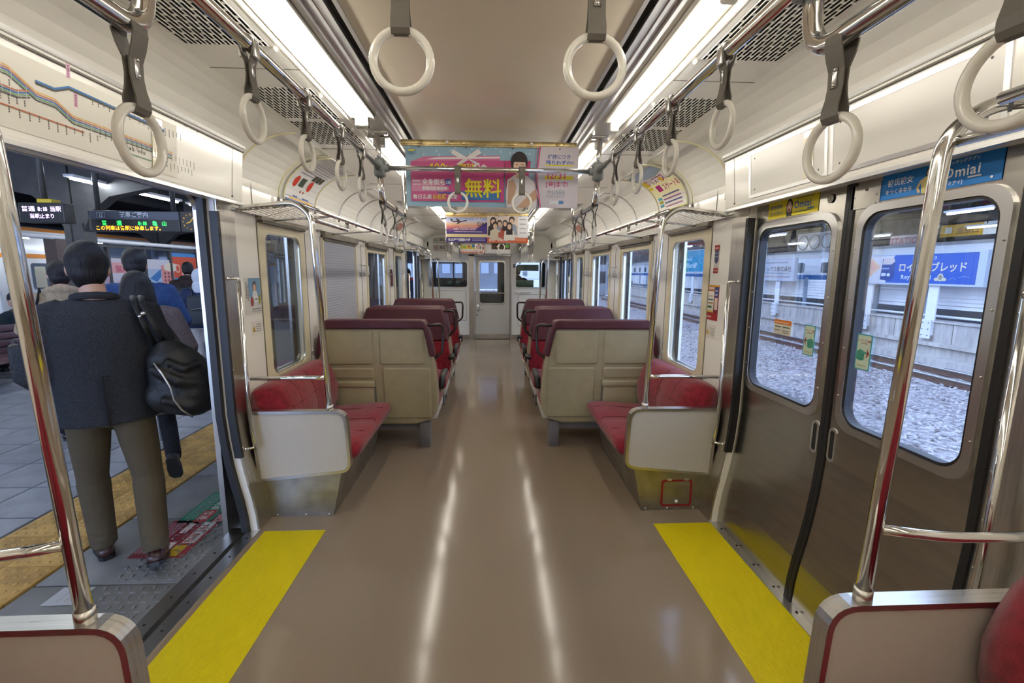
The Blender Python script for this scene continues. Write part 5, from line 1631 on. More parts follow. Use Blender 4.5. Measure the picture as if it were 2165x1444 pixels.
def person(name, label, x, y, H, rz, P):
    """P: pose and clothes. Local frame: +y is the walking direction, +x the right hand side."""
    k = H / 1.75
    c, s_ = math.cos(rz), math.sin(rz)
    z0 = P.get('z', PZ)
    def tf(a, b, z):
        return (x + (a * c - b * s_) * k, y + (a * s_ + b * c) * k, z0 + z * k)
    t = thing(name, label, 'person', (x, y, z0))
    vox = P.get('vox', .013)
    an = P['ankles']                 # left, right ankle (x, y, z)
    kn = P['knees']
    el, wr = P['elbows'], P['wrists']
    hz = P.get('hip', .91)
    dz = hz - .91
    lean = P.get('lean', 0.0)        # forward shift of the shoulders
    L = lambda z: lean * max(0, (z - .9)) / .5
    T = lambda a, b, z: (a, b + L(z), z + dz)
    hd = P.get('head', (0, .02, 1.635))
    # ---- body
    m = MB(tf)
    m.ball(T(*hd), .076, .094, .112, nu=20, nv=16)
    m.ball(T(hd[0], hd[1] + .03, hd[2] - .065), .056, .062, .058, nu=16, nv=12)
    m.tube([T(hd[0] * .6, hd[1] - .03, hd[2] - .02), T(hd[0] * .4, hd[1] - .035, 1.51), T(0, -.01, 1.43)], [.052, .054, .07], 12)
    for sx in (-1, 1):
        m.ball(T(hd[0] + sx * .079, hd[1] - .008, hd[2] - .012), .010, .020, .032, nu=10, nv=8)
        m.ball(T(hd[0] + sx * .030, hd[1] + .083, hd[2] + .002), .014, .012, .010, nu=8, nv=6)
    m.ball(T(hd[0], hd[1] + .098, hd[2] - .022), .013, .018, .024, nu=8, nv=6)
    m.ball(T(hd[0], hd[1] + .085, hd[2] - .062), .022, .012, .008, nu=8, nv=6)
    m.tube([T(0, 0, 1.44), T(0, 0, 1.38), T(0, 0, 1.25), T(0, 0, 1.08), T(0, 0, .95), T(0, 0, .88)], [(.10, .06), (.165, .085), (.15, .095), (.125, .085), (.15, .095), (.12, .085)], 16, hint=(1, 0, 0))
    for i, sx in enumerate((-1, 1)):
        m.tube([T(sx * .16, 0, 1.40), T(sx * .195, 0, 1.38), T(*el[i]), T(*wr[i])], [.05, .048, .037, .025], 10)
        m.tube([(sx * .085, 0, hz), kn[i], an[i]], [.078, .052, .036], 12)
        if P.get('hands', True):
            dv = Vector(wr[i]) - Vector(el[i])
            hand(m, T(*wr[i]), dv, (sx, -.2, .1), -sx if False else (1 if sx > 0 else -1) * -1, .45)
    soft(m.build('body', M_SKIN, t), P.get('bvox', .0095), 2)
    # ---- trousers
    m = MB(tf)
    tw = P.get('leg_w', 1.0)
    m.tube([(0, 0, hz + .14), (0, 0, hz + .06), (0, -.005, hz - .02), (0, 0, hz - .09)], [(.155, .105), (.168, .115), (.172, .125), (.14, .10)], 18, hint=(1, 0, 0))
    for i, sx in enumerate((-1, 1)):
        h0, kk, aa = Vector((sx * .088, -.005, hz - .02)), Vector(kn[i]), Vector(an[i])
        mid = kk.lerp(aa, .5)
        m.tube([h0, h0.lerp(kk, .5), kk, kk + (aa - kk) * .08, mid, aa + Vector((0, 0, -.015))], [(.098 * tw, .105 * tw), (.086 * tw, .090 * tw), (.070 * tw, .074 * tw), (.074 * tw, .076 * tw), (.068 * tw, .072 * tw), (.062 * tw, .072 * tw)], 14, hint=(1, 0, 0))
        if P.get('folds', True):
            for q in (.78, .88):
                pf = kk.lerp(aa, q)
                m.tube([pf + Vector((.05 * math.cos(a_ * PI / 8) * tw, -.01 + .058 * math.sin(a_ * PI / 8) * tw, .012 * math.sin(a_ * 1.3 + q * 9))) for a_ in range(16)], .013, 6, closed=True)
    soft(m.build('trousers', P['trousers'], t), vox, 3)
    # ---- shoes
    for i in (0, 1):
        f = Vector(P['feet'][i])     # toe direction
        a = Vector(an[i])
        f.normalize()
        up = Vector((0, 0, 1))
        up = (up - f * up.dot(f)).normalized()
        h_ = a - up * .045
        m = MB(tf)
        m.tube([h_ - f * .075, h_ - f * .06, h_, h_ + f * .09, h_ + f * .165, h_ + f * .19], [(.02, .02), (.035, .036), (.040, .042), (.032, .046), (.022, .042), (.010, .02)], 14, hint=tuple(up))
        m.tube([a + up * .035, h_], [(.040, .042), (.042, .04)], 12, hint=tuple(f))
        so = soft(m.build('shoe', P['shoe'], t), .009, 3)
        b0 = h_ - up * .040
        mm = MB(tf)
        sd = f.cross(up)
        pts = [(-.078, .02), (-.06, .036), (0, .038), (.08, .047), (.15, .044), (.19, .022), (.19, -.022), (.15, -.044), (.08, -.047), (0, -.038), (-.06, -.036), (-.078, -.02)]
        mm.prism([b0 + f * u + sd * v for u, v in pts], up * .022)
        mm.build('sole', P.get('sole', M_BLACK), so)
    # ---- coat
    m = MB(tf)
    hem = P['hem']
    w = P.get('bulk', 1.0)
    rings = [(1.475, .105, .085, -.01), (1.445, .165, .10, -.008), (1.40, .208, .125, -.005), (1.30, .222 * w, .140 * w, -.005), (1.15, .212 * w, .138 * w, 0), (1.0, .208 * w, .138 * w, 0), (.9, .215 * w, .145 * w, 0)]
    zlast = .9
    path = [T(0, o, z) for z, a_, b_, o in rings if z > hem]
    rad = [(a_, b_) for z, a_, b_, o in rings if z > hem]
    fl = P.get('flare', 1.0)
    path.append(T(0, 0, hem)); rad.append((.22 * w * fl, .15 * w * fl))
    m.tube(path, rad, 22, hint=(1, 0, 0))
    for i, sx in enumerate((-1, 1)):
        sl = P.get('sleeve', 1.0) * w
        e, wv = Vector(el[i]), Vector(wr[i])
        s0 = Vector((sx * .185, -.005, 1.39))
        m.tube([T(*Vector((sx * .13, -.005, 1.40))), T(*s0), T(*s0.lerp(e, .5)), T(*e), T(*e.lerp(wv, .5)), T(*wv)], [(.075, .08), (.078 * sl, .085 * sl), (.070 * sl, .075 * sl), (.062 * sl, .068 * sl), (.055 * sl, .06 * sl), (.046 * sl, .05 * sl)], 14, hint=(1, 0, 0))
    if P.get('puff'):
        for z in [hem + .03 + q * .085 for q in range(int((1.40 - hem) / .085))]:
            m.tube([T(.225 * w * math.cos(a_ * PI / 10), .15 * w * math.sin(a_ * PI / 10), z) for a_ in range(20)], .02, 6, closed=True)
        for i in (0, 1):
            e, wv = Vector(el[i]), Vector(wr[i])
            s0 = Vector(((-1, 1)[i] * .195, 0, 1.36))
            for q in range(8):
                pz = (s0.lerp(e, q / 4) if q < 4 else e.lerp(wv, (q - 4) / 4))
                m.ball(T(*pz), .078 * w, .082 * w, .036, nu=12, nv=8)
    co = soft(m.build(P.get('coat_name', 'coat'), P['coat'], t), vox, 3)
    # collar
    m = MB(tf)
    cr = P.get('collar', (.088, .080))
    for z_, g in ((1.462, 1.12), (1.488, 1.0)):
        pass
    m.tube([T(cr[0] * math.cos(a_ * PI / 12), -.012 + cr[1] * math.sin(a_ * PI / 12), 1.478 - .018 * math.sin(a_ * PI / 12)) for a_ in range(24)], (.022), 8, closed=True, ell=.6)
    soft(m.build('collar', P['coat'], co), .009, 2)
    if P.get('vent'):
        MB(tf).box(-.004, .004, -.162 * w, -.150 * w, hem + dz, hem + .26 + dz).build('back_seam', mat('seam_black', (.006, .006, .007), .9), co)
    if P.get('hood'):
        m = MB(tf)
        hd_ = P['hood']
        if hd_ == 'down':
            m.tube([T(.10 * math.cos(a_ * PI / 10), -.05 + .10 * math.sin(a_ * PI / 10), 1.47 - .035 * math.sin(a_ * PI / 10)) for a_ in range(20)], .042, 10, closed=True)
            m.ball(T(0, -.12, 1.42), .12, .06, .10)
            m.ball(T(0, -.14, 1.36), .08, .045, .06)
        else:
            m.ball(T(hd[0], hd[1] - .012, hd[2] + .008), .098, .116, .135, nu=20, nv=16)
            m.tube([T(0, -.02, 1.40), T(0, -.03, 1.55)], [.12, .09], 14)
        soft(m.build('hood', P.get('hood_mat', P['coat']), co), .012, 4)
    # ---- hair
    m = MB(tf)
    hs = P.get('hair', 'short')
    hx, hy, hz_ = hd
    if hs == 'short':
        m.ball(T(hx, hy - .012, hz_ + .030), .088, .104, .110, nu=20, nv=16)
        m.ball(T(hx, hy - .045, hz_ - .022), .079, .066, .072, nu=18, nv=12)
        m.tube([T(hx, hy - .058, hz_ - .06), T(hx, hy - .045, hz_ - .10)], [(.064, .036), (.046, .022)], 12, hint=(1, 0, 0))
    elif hs == 'long':
        m.ball(T(hx, hy - .012, hz_ + .02), .096, .112, .112, nu=20, nv=16)
        m.tube([T(hx, hy - .03, hz_ + .03), T(hx, hy - .055, hz_ - .08), T(hx, hy - .075, hz_ - .20), T(hx + .02, hy - .085, hz_ - .34), T(hx + .025, hy - .08, hz_ - .40)], [(.095, .09), (.112, .082), (.120, .065), (.105, .045), (.06, .02)], 18, hint=(1, 0, 0))
        for sx in (-1, 1):
            m.tube([T(hx + sx * .075, hy + .02, hz_ + .02), T(hx + sx * .094, hy - .005, hz_ - .12), T(hx + sx * .10, hy - .02, hz_ - .28)], [(.03, .05), (.028, .05), (.012, .02)], 10)
    if P.get('hood') != 'up':
        soft(m.build('hair', M_HAIR, t), .010, 3)
    return t, tf, T
def legs(lx, ly, rx, ry, lz=.085, rz=.085, kb=.02):
    a = [(lx, ly, lz), (rx, ry, rz)]
    k = []
    for i, (x, y, z) in enumerate(a):
        hx = (-.088, .088)[i]
        k.append(((hx + x) / 2, y / 2 + kb + (.10 if z > .1 else 0), .49 + (z - .085) * .35))
    return a, k

# --- man in the charcoal jacket stepping off the train
M_JACKET = cloth('charcoal_tweed', (.009, .010, .013), (.050, .052, .060), 330, .3, .95)
M_KHAKI = cloth('khaki_cotton', (.085, .066, .040), (.108, .086, .054), 300, .6)
M_BSHOE = mat('brown_leather', (.045, .018, .014), .3, noise=.2, nscale=20)
a, k_ = legs(-.11, .16, .125, -.17, .085, .125, .0)
k_[0] = (-.115, .12, .49); k_[1] = (.125, -.02, .49)
man, tfm, Tm = person('person', 'man in a charcoal tweed jacket and khaki trousers stepping off the train, seen from behind', -2.055, 2.48, 1.775, .62, dict(
    ankles=a, knees=k_, feet=[(-.18, 1, 0), (.12, 1, -.30)], elbows=[(-.262, -.03, 1.10), (.262, .0, 1.12)], wrists=[(-.20, .17, .98), (.24, .14, .93)],
    coat=M_JACKET, coat_name='jacket', trousers=M_KHAKI, shoe=M_BSHOE, hem=.835, bulk=1.0, flare=1.04, vent=True, leg_w=1.0, head=(-.015, .02, 1.63), hair='short', vox=.011, sleeve=1.02))
# his shoulder bag
bg_ = thing('shoulder_bag', 'black soft shoulder bag with a silver zip on the man in the tweed jacket', 'bag', tfm(.33, -.06, .80))
M_BAG = mat('black_nylon', (.006, .006, .007), .55, noise=.3, nscale=14, bump=.7, bscale=14)
m = MB(tfm)
m.tube([(.27, -.09, 1.245), (.275, -.10, 1.18), (.315, -.11, 1.06), (.345, -.115, .95), (.355, -.11, .87), (.35, -.10, .835)], [(.045, .05), (.105, .085), (.150, .115), (.168, .13), (.14, .115), (.07, .06)], 18, hint=(1, 0, 0))
m.ball((.42, -.09, .92), .09, .09, .10)
m.ball((.24, -.12, .95), .09, .08, .10)
m.tube([(.19, -.2, 1.12), (.30, -.235, 1.04), (.42, -.2, 1.0)], .028, 8)
m.tube([(.22, -.22, .95), (.34, -.245, .90), (.46, -.18, .88)], .022, 8)
m.tube([(.25, -.21, 1.15), (.33, -.225, 1.1), (.40, -.18, 1.12)], .02, 8)
soft(m.build('bag_body', M_BAG, bg_), .011, 2)
for dx, n_ in ((0, 0), (.05, 1)):
    MB(tfm).tube([(.22 + dx, -.10, 1.22), (.185 + dx * .8, -.135, 1.34), (.155 + dx * .6, -.10, 1.445), (.15 + dx * .6, -.01, 1.482), (.17 + dx * .6, .09, 1.43), (.24 + dx, .06, 1.28), (.28 + dx, -.02, 1.20)], .015, 8, ell=.45).build('strap', M_BAG, bg_)
MB(tfm).tube([(.205, -.225, 1.15), (.235, -.243, 1.09), (.262, -.256, 1.02), (.272, -.262, .95), (.30, -.255, .89), (.345, -.232, .835)], .0055, 6).build('zip', mat('silver_zip', (.5, .5, .48), .3, metal=.8), bg_)
MB(tfm).ball((.185, -.15, 1.40), .012, nu=8, nv=6).ball((.17, -.145, 1.385), .009, nu=8, nv=6).build('buckle', M_ALU, bg_)

# --- woman with long hair
M_PLAID = cloth('brown_check_wool', (.085, .06, .06), (.16, .12, .115), 90, .25)
M_BLK = cloth('black_cloth', (.010, .010, .012), (.02, .02, .024), 90, .2)
M_BLKSHOE = mat('black_leather', (.012, .012, .014), .3)
a, k_ = legs(-.06, .22, .10, -.20, .085, .30, .05)
a[1] = (.12, -.30, .30); k_[1] = (.10, .03, .50)
person('person', 'long black haired woman in a brown checked coat walking ahead of the man', -2.60, 3.50, 1.64, .60, dict(
    ankles=a, knees=k_, feet=[(0, 1, 0), (.1, .55, -.8)], elbows=[(-.27, -.03, 1.12), (.29, -.05, 1.12)], wrists=[(-.22, .12, .95), (.27, .10, .93)],
    coat=M_PLAID, trousers=M_BLK, shoe=M_BLKSHOE, hem=.60, bulk=1.10, flare=1.05, hair='long', leg_w=.85, hands=False, head=(0, .02, 1.62)))
# --- man in a blue jacket further ahead
M_BLUE = cloth('blue_nylon', (.014, .035, .11), (.022, .055, .15), 20, .3, .6)
M_GREYT = cloth('grey_trousers', (.10, .10, .105), (.15, .15, .155), 60)
a, k_ = legs(-.09, .15, .10, -.12)
person('person', 'short haired man in a blue jacket in front of the long haired woman', -3.15, 4.25, 1.82, .62, dict(
    ankles=a, knees=k_, feet=[(0, 1, 0), (0, 1, 0)], elbows=[(-.29, -.04, 1.12), (.29, -.04, 1.12)], wrists=[(-.24, .12, .95), (.25, .12, .95)],
    coat=M_BLUE, coat_name='jacket', trousers=M_GREYT, shoe=M_BLKSHOE, hem=.80, bulk=1.12, hair='short', head=(0, .03, 1.63)))
# --- person in the beige hooded parka
M_BEIGE = cloth('beige_cotton', (.27, .20, .125), (.36, .275, .18), 40, .3)
a, k_ = legs(-.10, .12, .10, -.10)
pk, tfk, Tk = person('person', 'person in a beige hooded parka with a black shoulder strap, left of the tweed jacket', -3.98, 4.45, 1.70, .75, dict(
    ankles=a, knees=k_, feet=[(0, 1, 0), (0, 1, 0)], elbows=[(-.28, .0, 1.12), (.28, .0, 1.12)], wrists=[(-.18, .18, 1.05), (.2, .18, 1.05)],
    coat=M_BEIGE, coat_name='parka', trousers=M_BLK, shoe=M_BLKSHOE, hem=.72, bulk=1.12, hood='down', hair='short', hands=False))
t = thing('crossbody_bag', 'black crossbody bag carried by the person in the beige parka', 'bag', tfk(-.3, .0, .8))
MB(tfk).tube([(-.12, .13, 1.40), (-.15, .0, 1.50), (-.17, -.12, 1.40), (-.22, -.17, 1.25), (-.26, -.17, 1.0)], .018, 8, ell=.4).build('strap', M_BLK, t)
MB(tfk).rbox(-.40, -.22, -.22, -.08, .78, 1.02, .03, 0, 3).build('bag_body', M_BAG, t)
# --- person with dark hood and backpack
M_BRN = cloth('dark_brown_nylon', (.022, .013, .011), (.04, .026, .022), 30, .3, .7)
M_JEAN = cloth('blue_denim', (.02, .06, .15), (.035, .09, .21), 30, .3)
M_SNEAK = mat('navy_sneaker', (.015, .02, .035), .6)
def backpack(tf, label, color, z=1.12, back=-.21, trim=None):
    t = thing('backpack', label, 'backpack', tf(0, back, z - .2))
    m = MB(tf)
    m.rbox(-.155, .155, back - .10, back + .07, z - .23, z + .24, .06, 0, 4)
    bd = m.build('pack_body', color, t)
    MB(tf).rbox(-.125, .125, back - .135, back - .08, z - .20, z + .02, .03, 0, 3).build('front_pocket', color, bd)
    MB(tf).tube([(-.10, back - .142, z + .03), (0, back - .15, z + .05), (.10, back - .142, z + .03)], .005, 6).build('zip', M_GREYP, bd)
    for s in (-1, 1):
        MB(tf).tube([(s * .09, back + .05, z + .22), (s * .12, -.06, z + .36), (s * .13, .06, z + .34), (s * .15, .14, z + .18), (s * .19, .04, z - .10), (s * .14, back + .04, z - .16)], .022, 8, ell=.4).build('strap', color, t)
    if trim:
        MB(tf).tube([(-.03, back - .104, z + .17), (.0, back - .107, z + .14), (.03, back - .104, z + .165), (.045, back - .104, z + .12)], .010, 6).build('yellow_logo', trim, bd)
        MB(tf).box(-.26, -.16, -.02, .02, z + .01, z + .045).build('yellow_tag', trim, t)
a, k_ = legs(-.10, .16, .11, -.14)
p5, tf5, T5 = person('person', 'person in a dark brown hooded jacket and blue jeans by the shelter posters', -5.22, 8.22, 1.76, .45, dict(
    ankles=a, knees=k_, feet=[(.3, 1, 0), (.4, 1, 0)], elbows=[(-.30, .02, 1.13), (.30, .02, 1.13)], wrists=[(-.26, .2, 1.02), (.26, .2, 1.02)],
    coat=M_BRN, coat_name='jacket', trousers=M_JEAN, shoe=M_SNEAK, sole=M_WHT, hem=.80, bulk=1.15, hood='down', hair='short', hands=False, vox=.016))
backpack(tf5, 'black backpack with a yellow mark on the person in brown', mat('black_pack', (.012, .012, .014), .6, bump=.3, bscale=30), trim=mat('yellow_mark', (.7, .6, .03), .5))
# --- person in navy puffer
M_NAVY = cloth('navy_puffer', (.010, .018, .055), (.016, .028, .08), 12, .2, .5)
M_GREYP2 = cloth('pale_grey_cotton', (.36, .34, .33), (.46, .44, .43), 30, .3)
M_HOODW = cloth('pale_grey_knit', (.48, .52, .60), (.56, .60, .68), 60, .3)
a, k_ = legs(-.08, .12, .09, -.22, .085, .20)
a[1] = (.08, -.24, .22); k_[1] = (.09, .04, .49)
p6, tf6, T6 = person('person', 'person in a navy puffer jacket with a pale hood, beside the open door edge', -4.33, 7.05, 1.64, .45, dict(
    ankles=a, knees=k_, feet=[(0, 1, 0), (.1, .45, -.85)], elbows=[(-.28, -.06, 1.10), (.28, -.06, 1.10)], wrists=[(-.26, .03, .84), (.26, .03, .84)],
    coat=M_NAVY, coat_name='puffer_jacket', trousers=M_GREYP2, shoe=M_SNEAK, sole=M_WHT, hem=.84, bulk=1.10, hood='up', hood_mat=M_HOODW, puff=True, vox=.014))
backpack(tf6, 'dark green black backpack on the person in the navy puffer jacket', mat('slate_pack', (.018, .026, .034), .6, bump=.3, bscale=30), back=-.235)
# --- seated person on the platform bench
M_GREEN = cloth('olive_green_nylon', (.045, .075, .055), (.06, .10, .075), 20, .3)
a7 = [(-.10, .46, .085), (.10, .46, .085)]
person('person', 'dark haired person in a brown scarf sitting on the platform bench at the far left', -7.36, 7.45, 1.70, PI * .5, dict(
    hip=.47, ankles=a7, knees=[(-.10, .42, .50), (.10, .42, .50)], feet=[(0, 1, 0), (0, 1, 0)], elbows=[(-.24, .04, 1.13), (.24, .04, 1.13)], wrists=[(-.12, .24, 1.05), (.12, .24, 1.05)],
    coat=cloth('dark_teal_coat', (.012, .02, .024), (.02, .03, .036), 40), trousers=M_BLK, shoe=M_BLKSHOE, hem=.88, hair='short', hands=False, folds=False, vox=.016, hood='down', hood_mat=cloth('brown_scarf', (.06, .038, .028), (.09, .06, .045), 40)))
t = thing('green_bag', 'olive green soft bag lying on the platform bench', 'bag', (-7.3, 6.5, PZ + .4))
m = MB()
m.tube([(-7.3, 6.0, PZ + .62), (-7.3, 6.2, PZ + .66), (-7.3, 6.5, PZ + .70), (-7.3, 6.8, PZ + .66), (-7.3, 6.98, PZ + .62)], [(.08, .08), (.20, .16), (.25, .19), (.19, .15), (.06, .06)], 14)
soft(m.build('bag_body', M_GREEN, t), .02, 3)
MB().tube([(-7.2, 6.4, PZ + .86), (-7.2, 6.55, PZ + 1.0), (-7.2, 6.7, PZ + .86)], .012, 6).build('strap', M_BLK, t)
# --- passenger waiting at the far open door
a, k_ = legs(-.09, .05, .09, -.03)
person('person', 'small far passenger in navy with a red scarf outside the far open door', -1.98, 11.1, 1.70, PI * .8, dict(
    ankles=a, knees=k_, feet=[(0, 1, 0), (0, 1, 0)], elbows=[(-.26, .0, 1.12), (.26, .0, 1.12)], wrists=[(-.22, .12, .95), (.22, .12, .95)],
    coat=M_NAVY, trousers=M_BLK, shoe=M_BLKSHOE, hem=.55, hair='short', hands=False, hood='down', hood_mat=mat('red_scarf', (.30, .02, .03), .8), vox=.02, bvox=.014))
# --- driver in the cab, only head and shoulders show
a, k_ = legs(-.09, .05, .09, -.03)
person('person', 'dark silhouette of the driver in the cab behind the right bulkhead window', .66, EB + .95, 1.62, 0, dict(
    z=0.0, ankles=a, knees=k_, feet=[(0, 1, 0), (0, 1, 0)], elbows=[(-.26, .0, 1.12), (.26, .0, 1.12)], wrists=[(-.2, .2, 1.0), (.2, .2, 1.0)],
    coat=M_BLK, trousers=M_BLK, shoe=M_BLKSHOE, hem=.8, hair='short', hands=False, vox=.02, bvox=.014))
# ================================================================== tracks and viaduct on the right
M_GRAV = D.materials.new('ballast_gravel')
M_GRAV.use_nodes = True
_n = M_GRAV.node_tree
_b = _n.nodes['Principled BSDF']
_b.inputs['Roughness'].default_value = .9
_tc = _n.nodes.new('ShaderNodeTexCoord')
_v = _n.nodes.new('ShaderNodeTexVoronoi')
_v.inputs['Scale'].default_value = 14
_r = _n.nodes.new('ShaderNodeValToRGB')
_r.color_ramp.elements[0].color = (.16, .145, .15, 1)
_r.color_ramp.elements[1].color = (.46, .43, .43, 1)
_s = _n.nodes.new('ShaderNodeSeparateColor')
_bp = _n.nodes.new('ShaderNodeBump')
_bp.inputs['Strength'].default_value = 1.0
_bp.inputs['Distance'].default_value = .05
_n.links.new(_tc.outputs['Object'], _v.inputs['Vector'])
_n.links.new(_v.outputs['Color'], _s.inputs[0])
_n.links.new(_s.outputs[0], _r.inputs[0])
_n.links.new(_r.outputs[0], _b.inputs['Base Color'])
_n.links.new(_v.outputs['Distance'], _bp.inputs['Height'])
_bp.invert = True
_n.links.new(_bp.outputs[0], _b.inputs['Normal'])
GZ = -1.22
gr = MB()
rnd = random.Random(11)
nx, ny = 60, 150
for i in range(nx + 1):
    for j in range(ny + 1):
        x, y = 1.55 + i * .21, -4 + j * .34
        gr.v.append((x, y, GZ + rnd.uniform(-.03, .03)))
for i in range(nx):
    for j in range(ny):
        a = i * (ny + 1) + j
        gr.f.append((a, a + 1, a + ny + 2, a + ny + 1)); gr.m.append(0); gr.s.append(False)
gg = tag(gr.build('ground_ballast', M_GRAV), 'grey ballast gravel between the tracks', kind='structure')
# loose stones near the train
rnd = random.Random(4)
sm = [(-.5, -.35, -.2), (.45, -.4, -.15), (.5, .38, -.2), (-.4, .45, -.25), (-.25, -.2, .32), (.3, -.15, .25), (.2, .28, .36), (-.3, .2, .22)]
bx = [(0, 1, 2, 3), (4, 5, 6, 7), (0, 1, 5, 4), (1, 2, 6, 5), (2, 3, 7, 6), (3, 0, 4, 7)]
sn = MB()
for k in range(9000):
    y = rnd.uniform(0, 24)
    x = rnd.uniform(2.6, 11.4)
    q = rnd.uniform(.03, .075)
    a = rnd.uniform(0, 6.28)
    ca, sa = math.cos(a) * q, math.sin(a) * q
    sn.add([(x + u * ca - v * sa, y + u * sa + v * ca, GZ + .015 + w * q) for u, v, w in sm], bx, rnd.randint(0, 3))
gs = sn.build('stones', [mat('stone_a', (.30, .28, .29), .9), mat('stone_b', (.42, .40, .41), .9), mat('stone_c', (.22, .19, .19), .9), mat('stone_d', (.50, .48, .48), .9)], gg)
gs['kind'] = 'stuff'
M_RAIL = mat('rusty_rail', (.16, .10, .075), .5, metal=.3, noise=.2, nscale=8)
M_RAILT = mat('shiny_rail_top', (.65, .65, .68), .2, metal=1)
for x, nm in ((11.35, 'nearer rail of the adjacent track'), (12.42, 'farther rail of the adjacent track')):
    t = thing('track_rail', nm, 'rail', (x, 15, GZ))
    MB().box(x - .06, x + .06, -4, 46, GZ, GZ + .03).box(x - .012, x + .012, -4, 46, GZ, GZ + .15).build('web', M_RAIL, t)
    MB().rbox(x - .034, x + .034, -4, 46, GZ + .14, GZ + .18, .01).build('head', M_RAILT, t)
M_CONC = mat('stained_concrete', (.46, .43, .40), .8, noise=.22, nscale=2.2, stretch=(1, 3, .5), bump=.05, bscale=20)
XWL = 14.0
vw = MB()
vw.box(XWL, XWL + .4, -6, 46, GZ - .1, .02).box(XWL - .12, XWL, -6, 46, -.72, -.60).box(XWL - .6, XWL + .2, -6, 46, GZ - .2, -1.02)
v = tag(vw.build('wall_viaduct', M_CONC), 'stained concrete viaduct wall beyond the track', kind='structure')
MB().box(XWL - .05, XWL + .5, -6, 46, .02, .07).build('coping', M_CONC, v)
jm = MB()
for i in range(24):
    jm.box(XWL - .004, XWL, -3 + i * 2.0, -2.98 + i * 2.0, -.6, .02)
jm.build('panel_joint', M_SEAM, v)
gb = tag(MB().box(XWL + .4, 60, -20, 60, -1.3, -.9).build('ground_far', M_ASPH), 'ground beyond the viaduct wall', kind='structure')
# steel posts, fence, billboards
def post(y, label):
    t = thing('sign_post', label, 'post', (XWL - .1, y, -.45), 'white billboard posts')
    MB().box(XWL - .06, XWL - .02, y - .16, y + .16, .02, 1.25).box(XWL - .02, XWL + .06, y - .03, y + .03, .02, 1.25).build('web', M_WHT, t)
    MB().box(XWL - .16, XWL - .12, y - .17, y + .17, -.50, .10).box(XWL - .12, XWL, y - .12, y + .12, -.4, .05).build('base_plate', M_WHT, t)
    m = MB()
    for a in (-.1, .1):
        for z in (-.4, -.2, 0):
            m.ball((XWL - .165, y + a, z), .02, nu=6, nv=4)
    m.build('bolt', M_GREYP, t)
PN = ('nearest white billboard post by the rear door edge', 'white post under the middle of the bread billboard', 'white post under the near end of the bread billboard', 'white post below the grey company billboard', 'white post beyond the grey billboard', 'far white post under the green billboard', 'farthest white post along the viaduct')
for y, n_ in zip((11.0, 13.75, 16.2, 21.6, 26, 31, 36), PN):
    post(y, n_)
fn = thing('louvre_fence', 'white louvred fence along the viaduct', 'fence', (XWL + .5, 20, .0))
rail_me = None
for i in range(7):
    MB().box(XWL + .50, XWL + .53, -6, 46, .42 + i * .12, .525 + i * .12).build('louvre', M_WHT, fn)
for i in range(26):
    y = -5 + i * 1.95
    MB().box(XWL + .44, XWL + .50, y - .09, y + .09, .0, 1.35).build('post', mat('slate_post', (.22, .28, .36), .5), fn)
MB().cyl((XWL + .46, -6, .18), (XWL + .46, 46, .18), .04, 8).build('lower_pipe', M_WHT, fn)
def bill(ya, yb, z0, z1, base, draw, label):
    b = Board((XWL - .12, yb, z0), RU, UP, yb - ya, z1 - z0)
    draw(b)
    o = b.build('billboard', label, 'billboard', base, .05)
    MB().box(XWL - .16, XWL, ya - .22, ya, z0 - .06, z1 + .05).box(XWL - .14, XWL + .0, ya, yb, z0 - .06, z0).box(XWL - .14, XWL, ya, yb, z1, z1 + .05).build('frame', mat('billboard_frame', (.42, .47, .55), .5), o)
def bd1(b):
    b.rect(0, b.w, 0, b.h, 'c6cad4').text('新日本ウエックス株式会社', .05, .40, .275, '2a3444', sx=1.0).greek(.5, b.w - .3, .77, .08, '7a8290', 3).greek(.1, b.w - .1, .27, .07, '8a929c', 4).greek(.1, b.w - .1, .10, .07, 'a88a90', 5)
bill(20.55, 23.95, 1.22, 2.18, 'c6cad4', bd1, 'grey company billboard with black Japanese lettering on the viaduct')
def bd2(b):
    W, H = b.w, b.h
    b.rect(0, W, 0, H, '2c5cb8').poly([(0, 0), (1.45, 0), (1.62, .35), (1.60, .75), (1.75, H), (0, H)], 'dcdce4')
    b.poly([(.0, .1), (.55, .0), (.9, .28), (.62, .55), (.2, .45)], 'e4b890').poly([(.08, .13), (.52, .05), (.8, .29), (.6, .46), (.25, .38)], 'e89c88').poly([(.5, .5), (.8, .85), (1.2, .55), (.95, .3)], 'ecc8a4').poly([(.57, .52), (.8, .77), (1.1, .54), (.93, .38)], 'eab09c').poly([(0, .5), (.3, .6), (.6, .85), (.3, .9), (0, .8)], 'e8c8b0')
    b.poly([(1.22, .1), (1.62, .05), (1.78, .2), (1.78, .75), (1.62, .85), (1.26, .82)], '2a4a90').poly([(1.26, .62), (1.62, .62), (1.76, .72), (1.7, .85), (1.3, .84)], 'd8c8c4').rect(1.26, 1.44, .22, .33, 'd8e0ec').ell(1.55, .27, .07, .06, 'd8e0ec').greek(1.28, 1.55, .46, .06, 'a8c0e0', 4)
    b.text('ロイヤルブレッド', 1.92, .40, .315, 'ecdcbc', sx=.92, gap=-.02).text('もっとおいしさ', 2.4, .76, .12, 'dce6f4').text('Royal Bread', 2.05, .14, .19, 'e8ecf4', sx=1.0)
    b.ell(3.42, .20, .10, .12, 'd8d0b8').ell(3.42, .20, .07, .08, '9a9480').ell(3.3, .14, .08, .05, 'd8d0b8').ell(3.54, .14, .08, .05, 'd8d0b8').line([(3.68, .12), (3.80, .2), (3.9, .14)], .015, '8aa4d4').line([(3.95, .2), (4.15, .24), (4.3, .2)], .015, '8aa4d4')
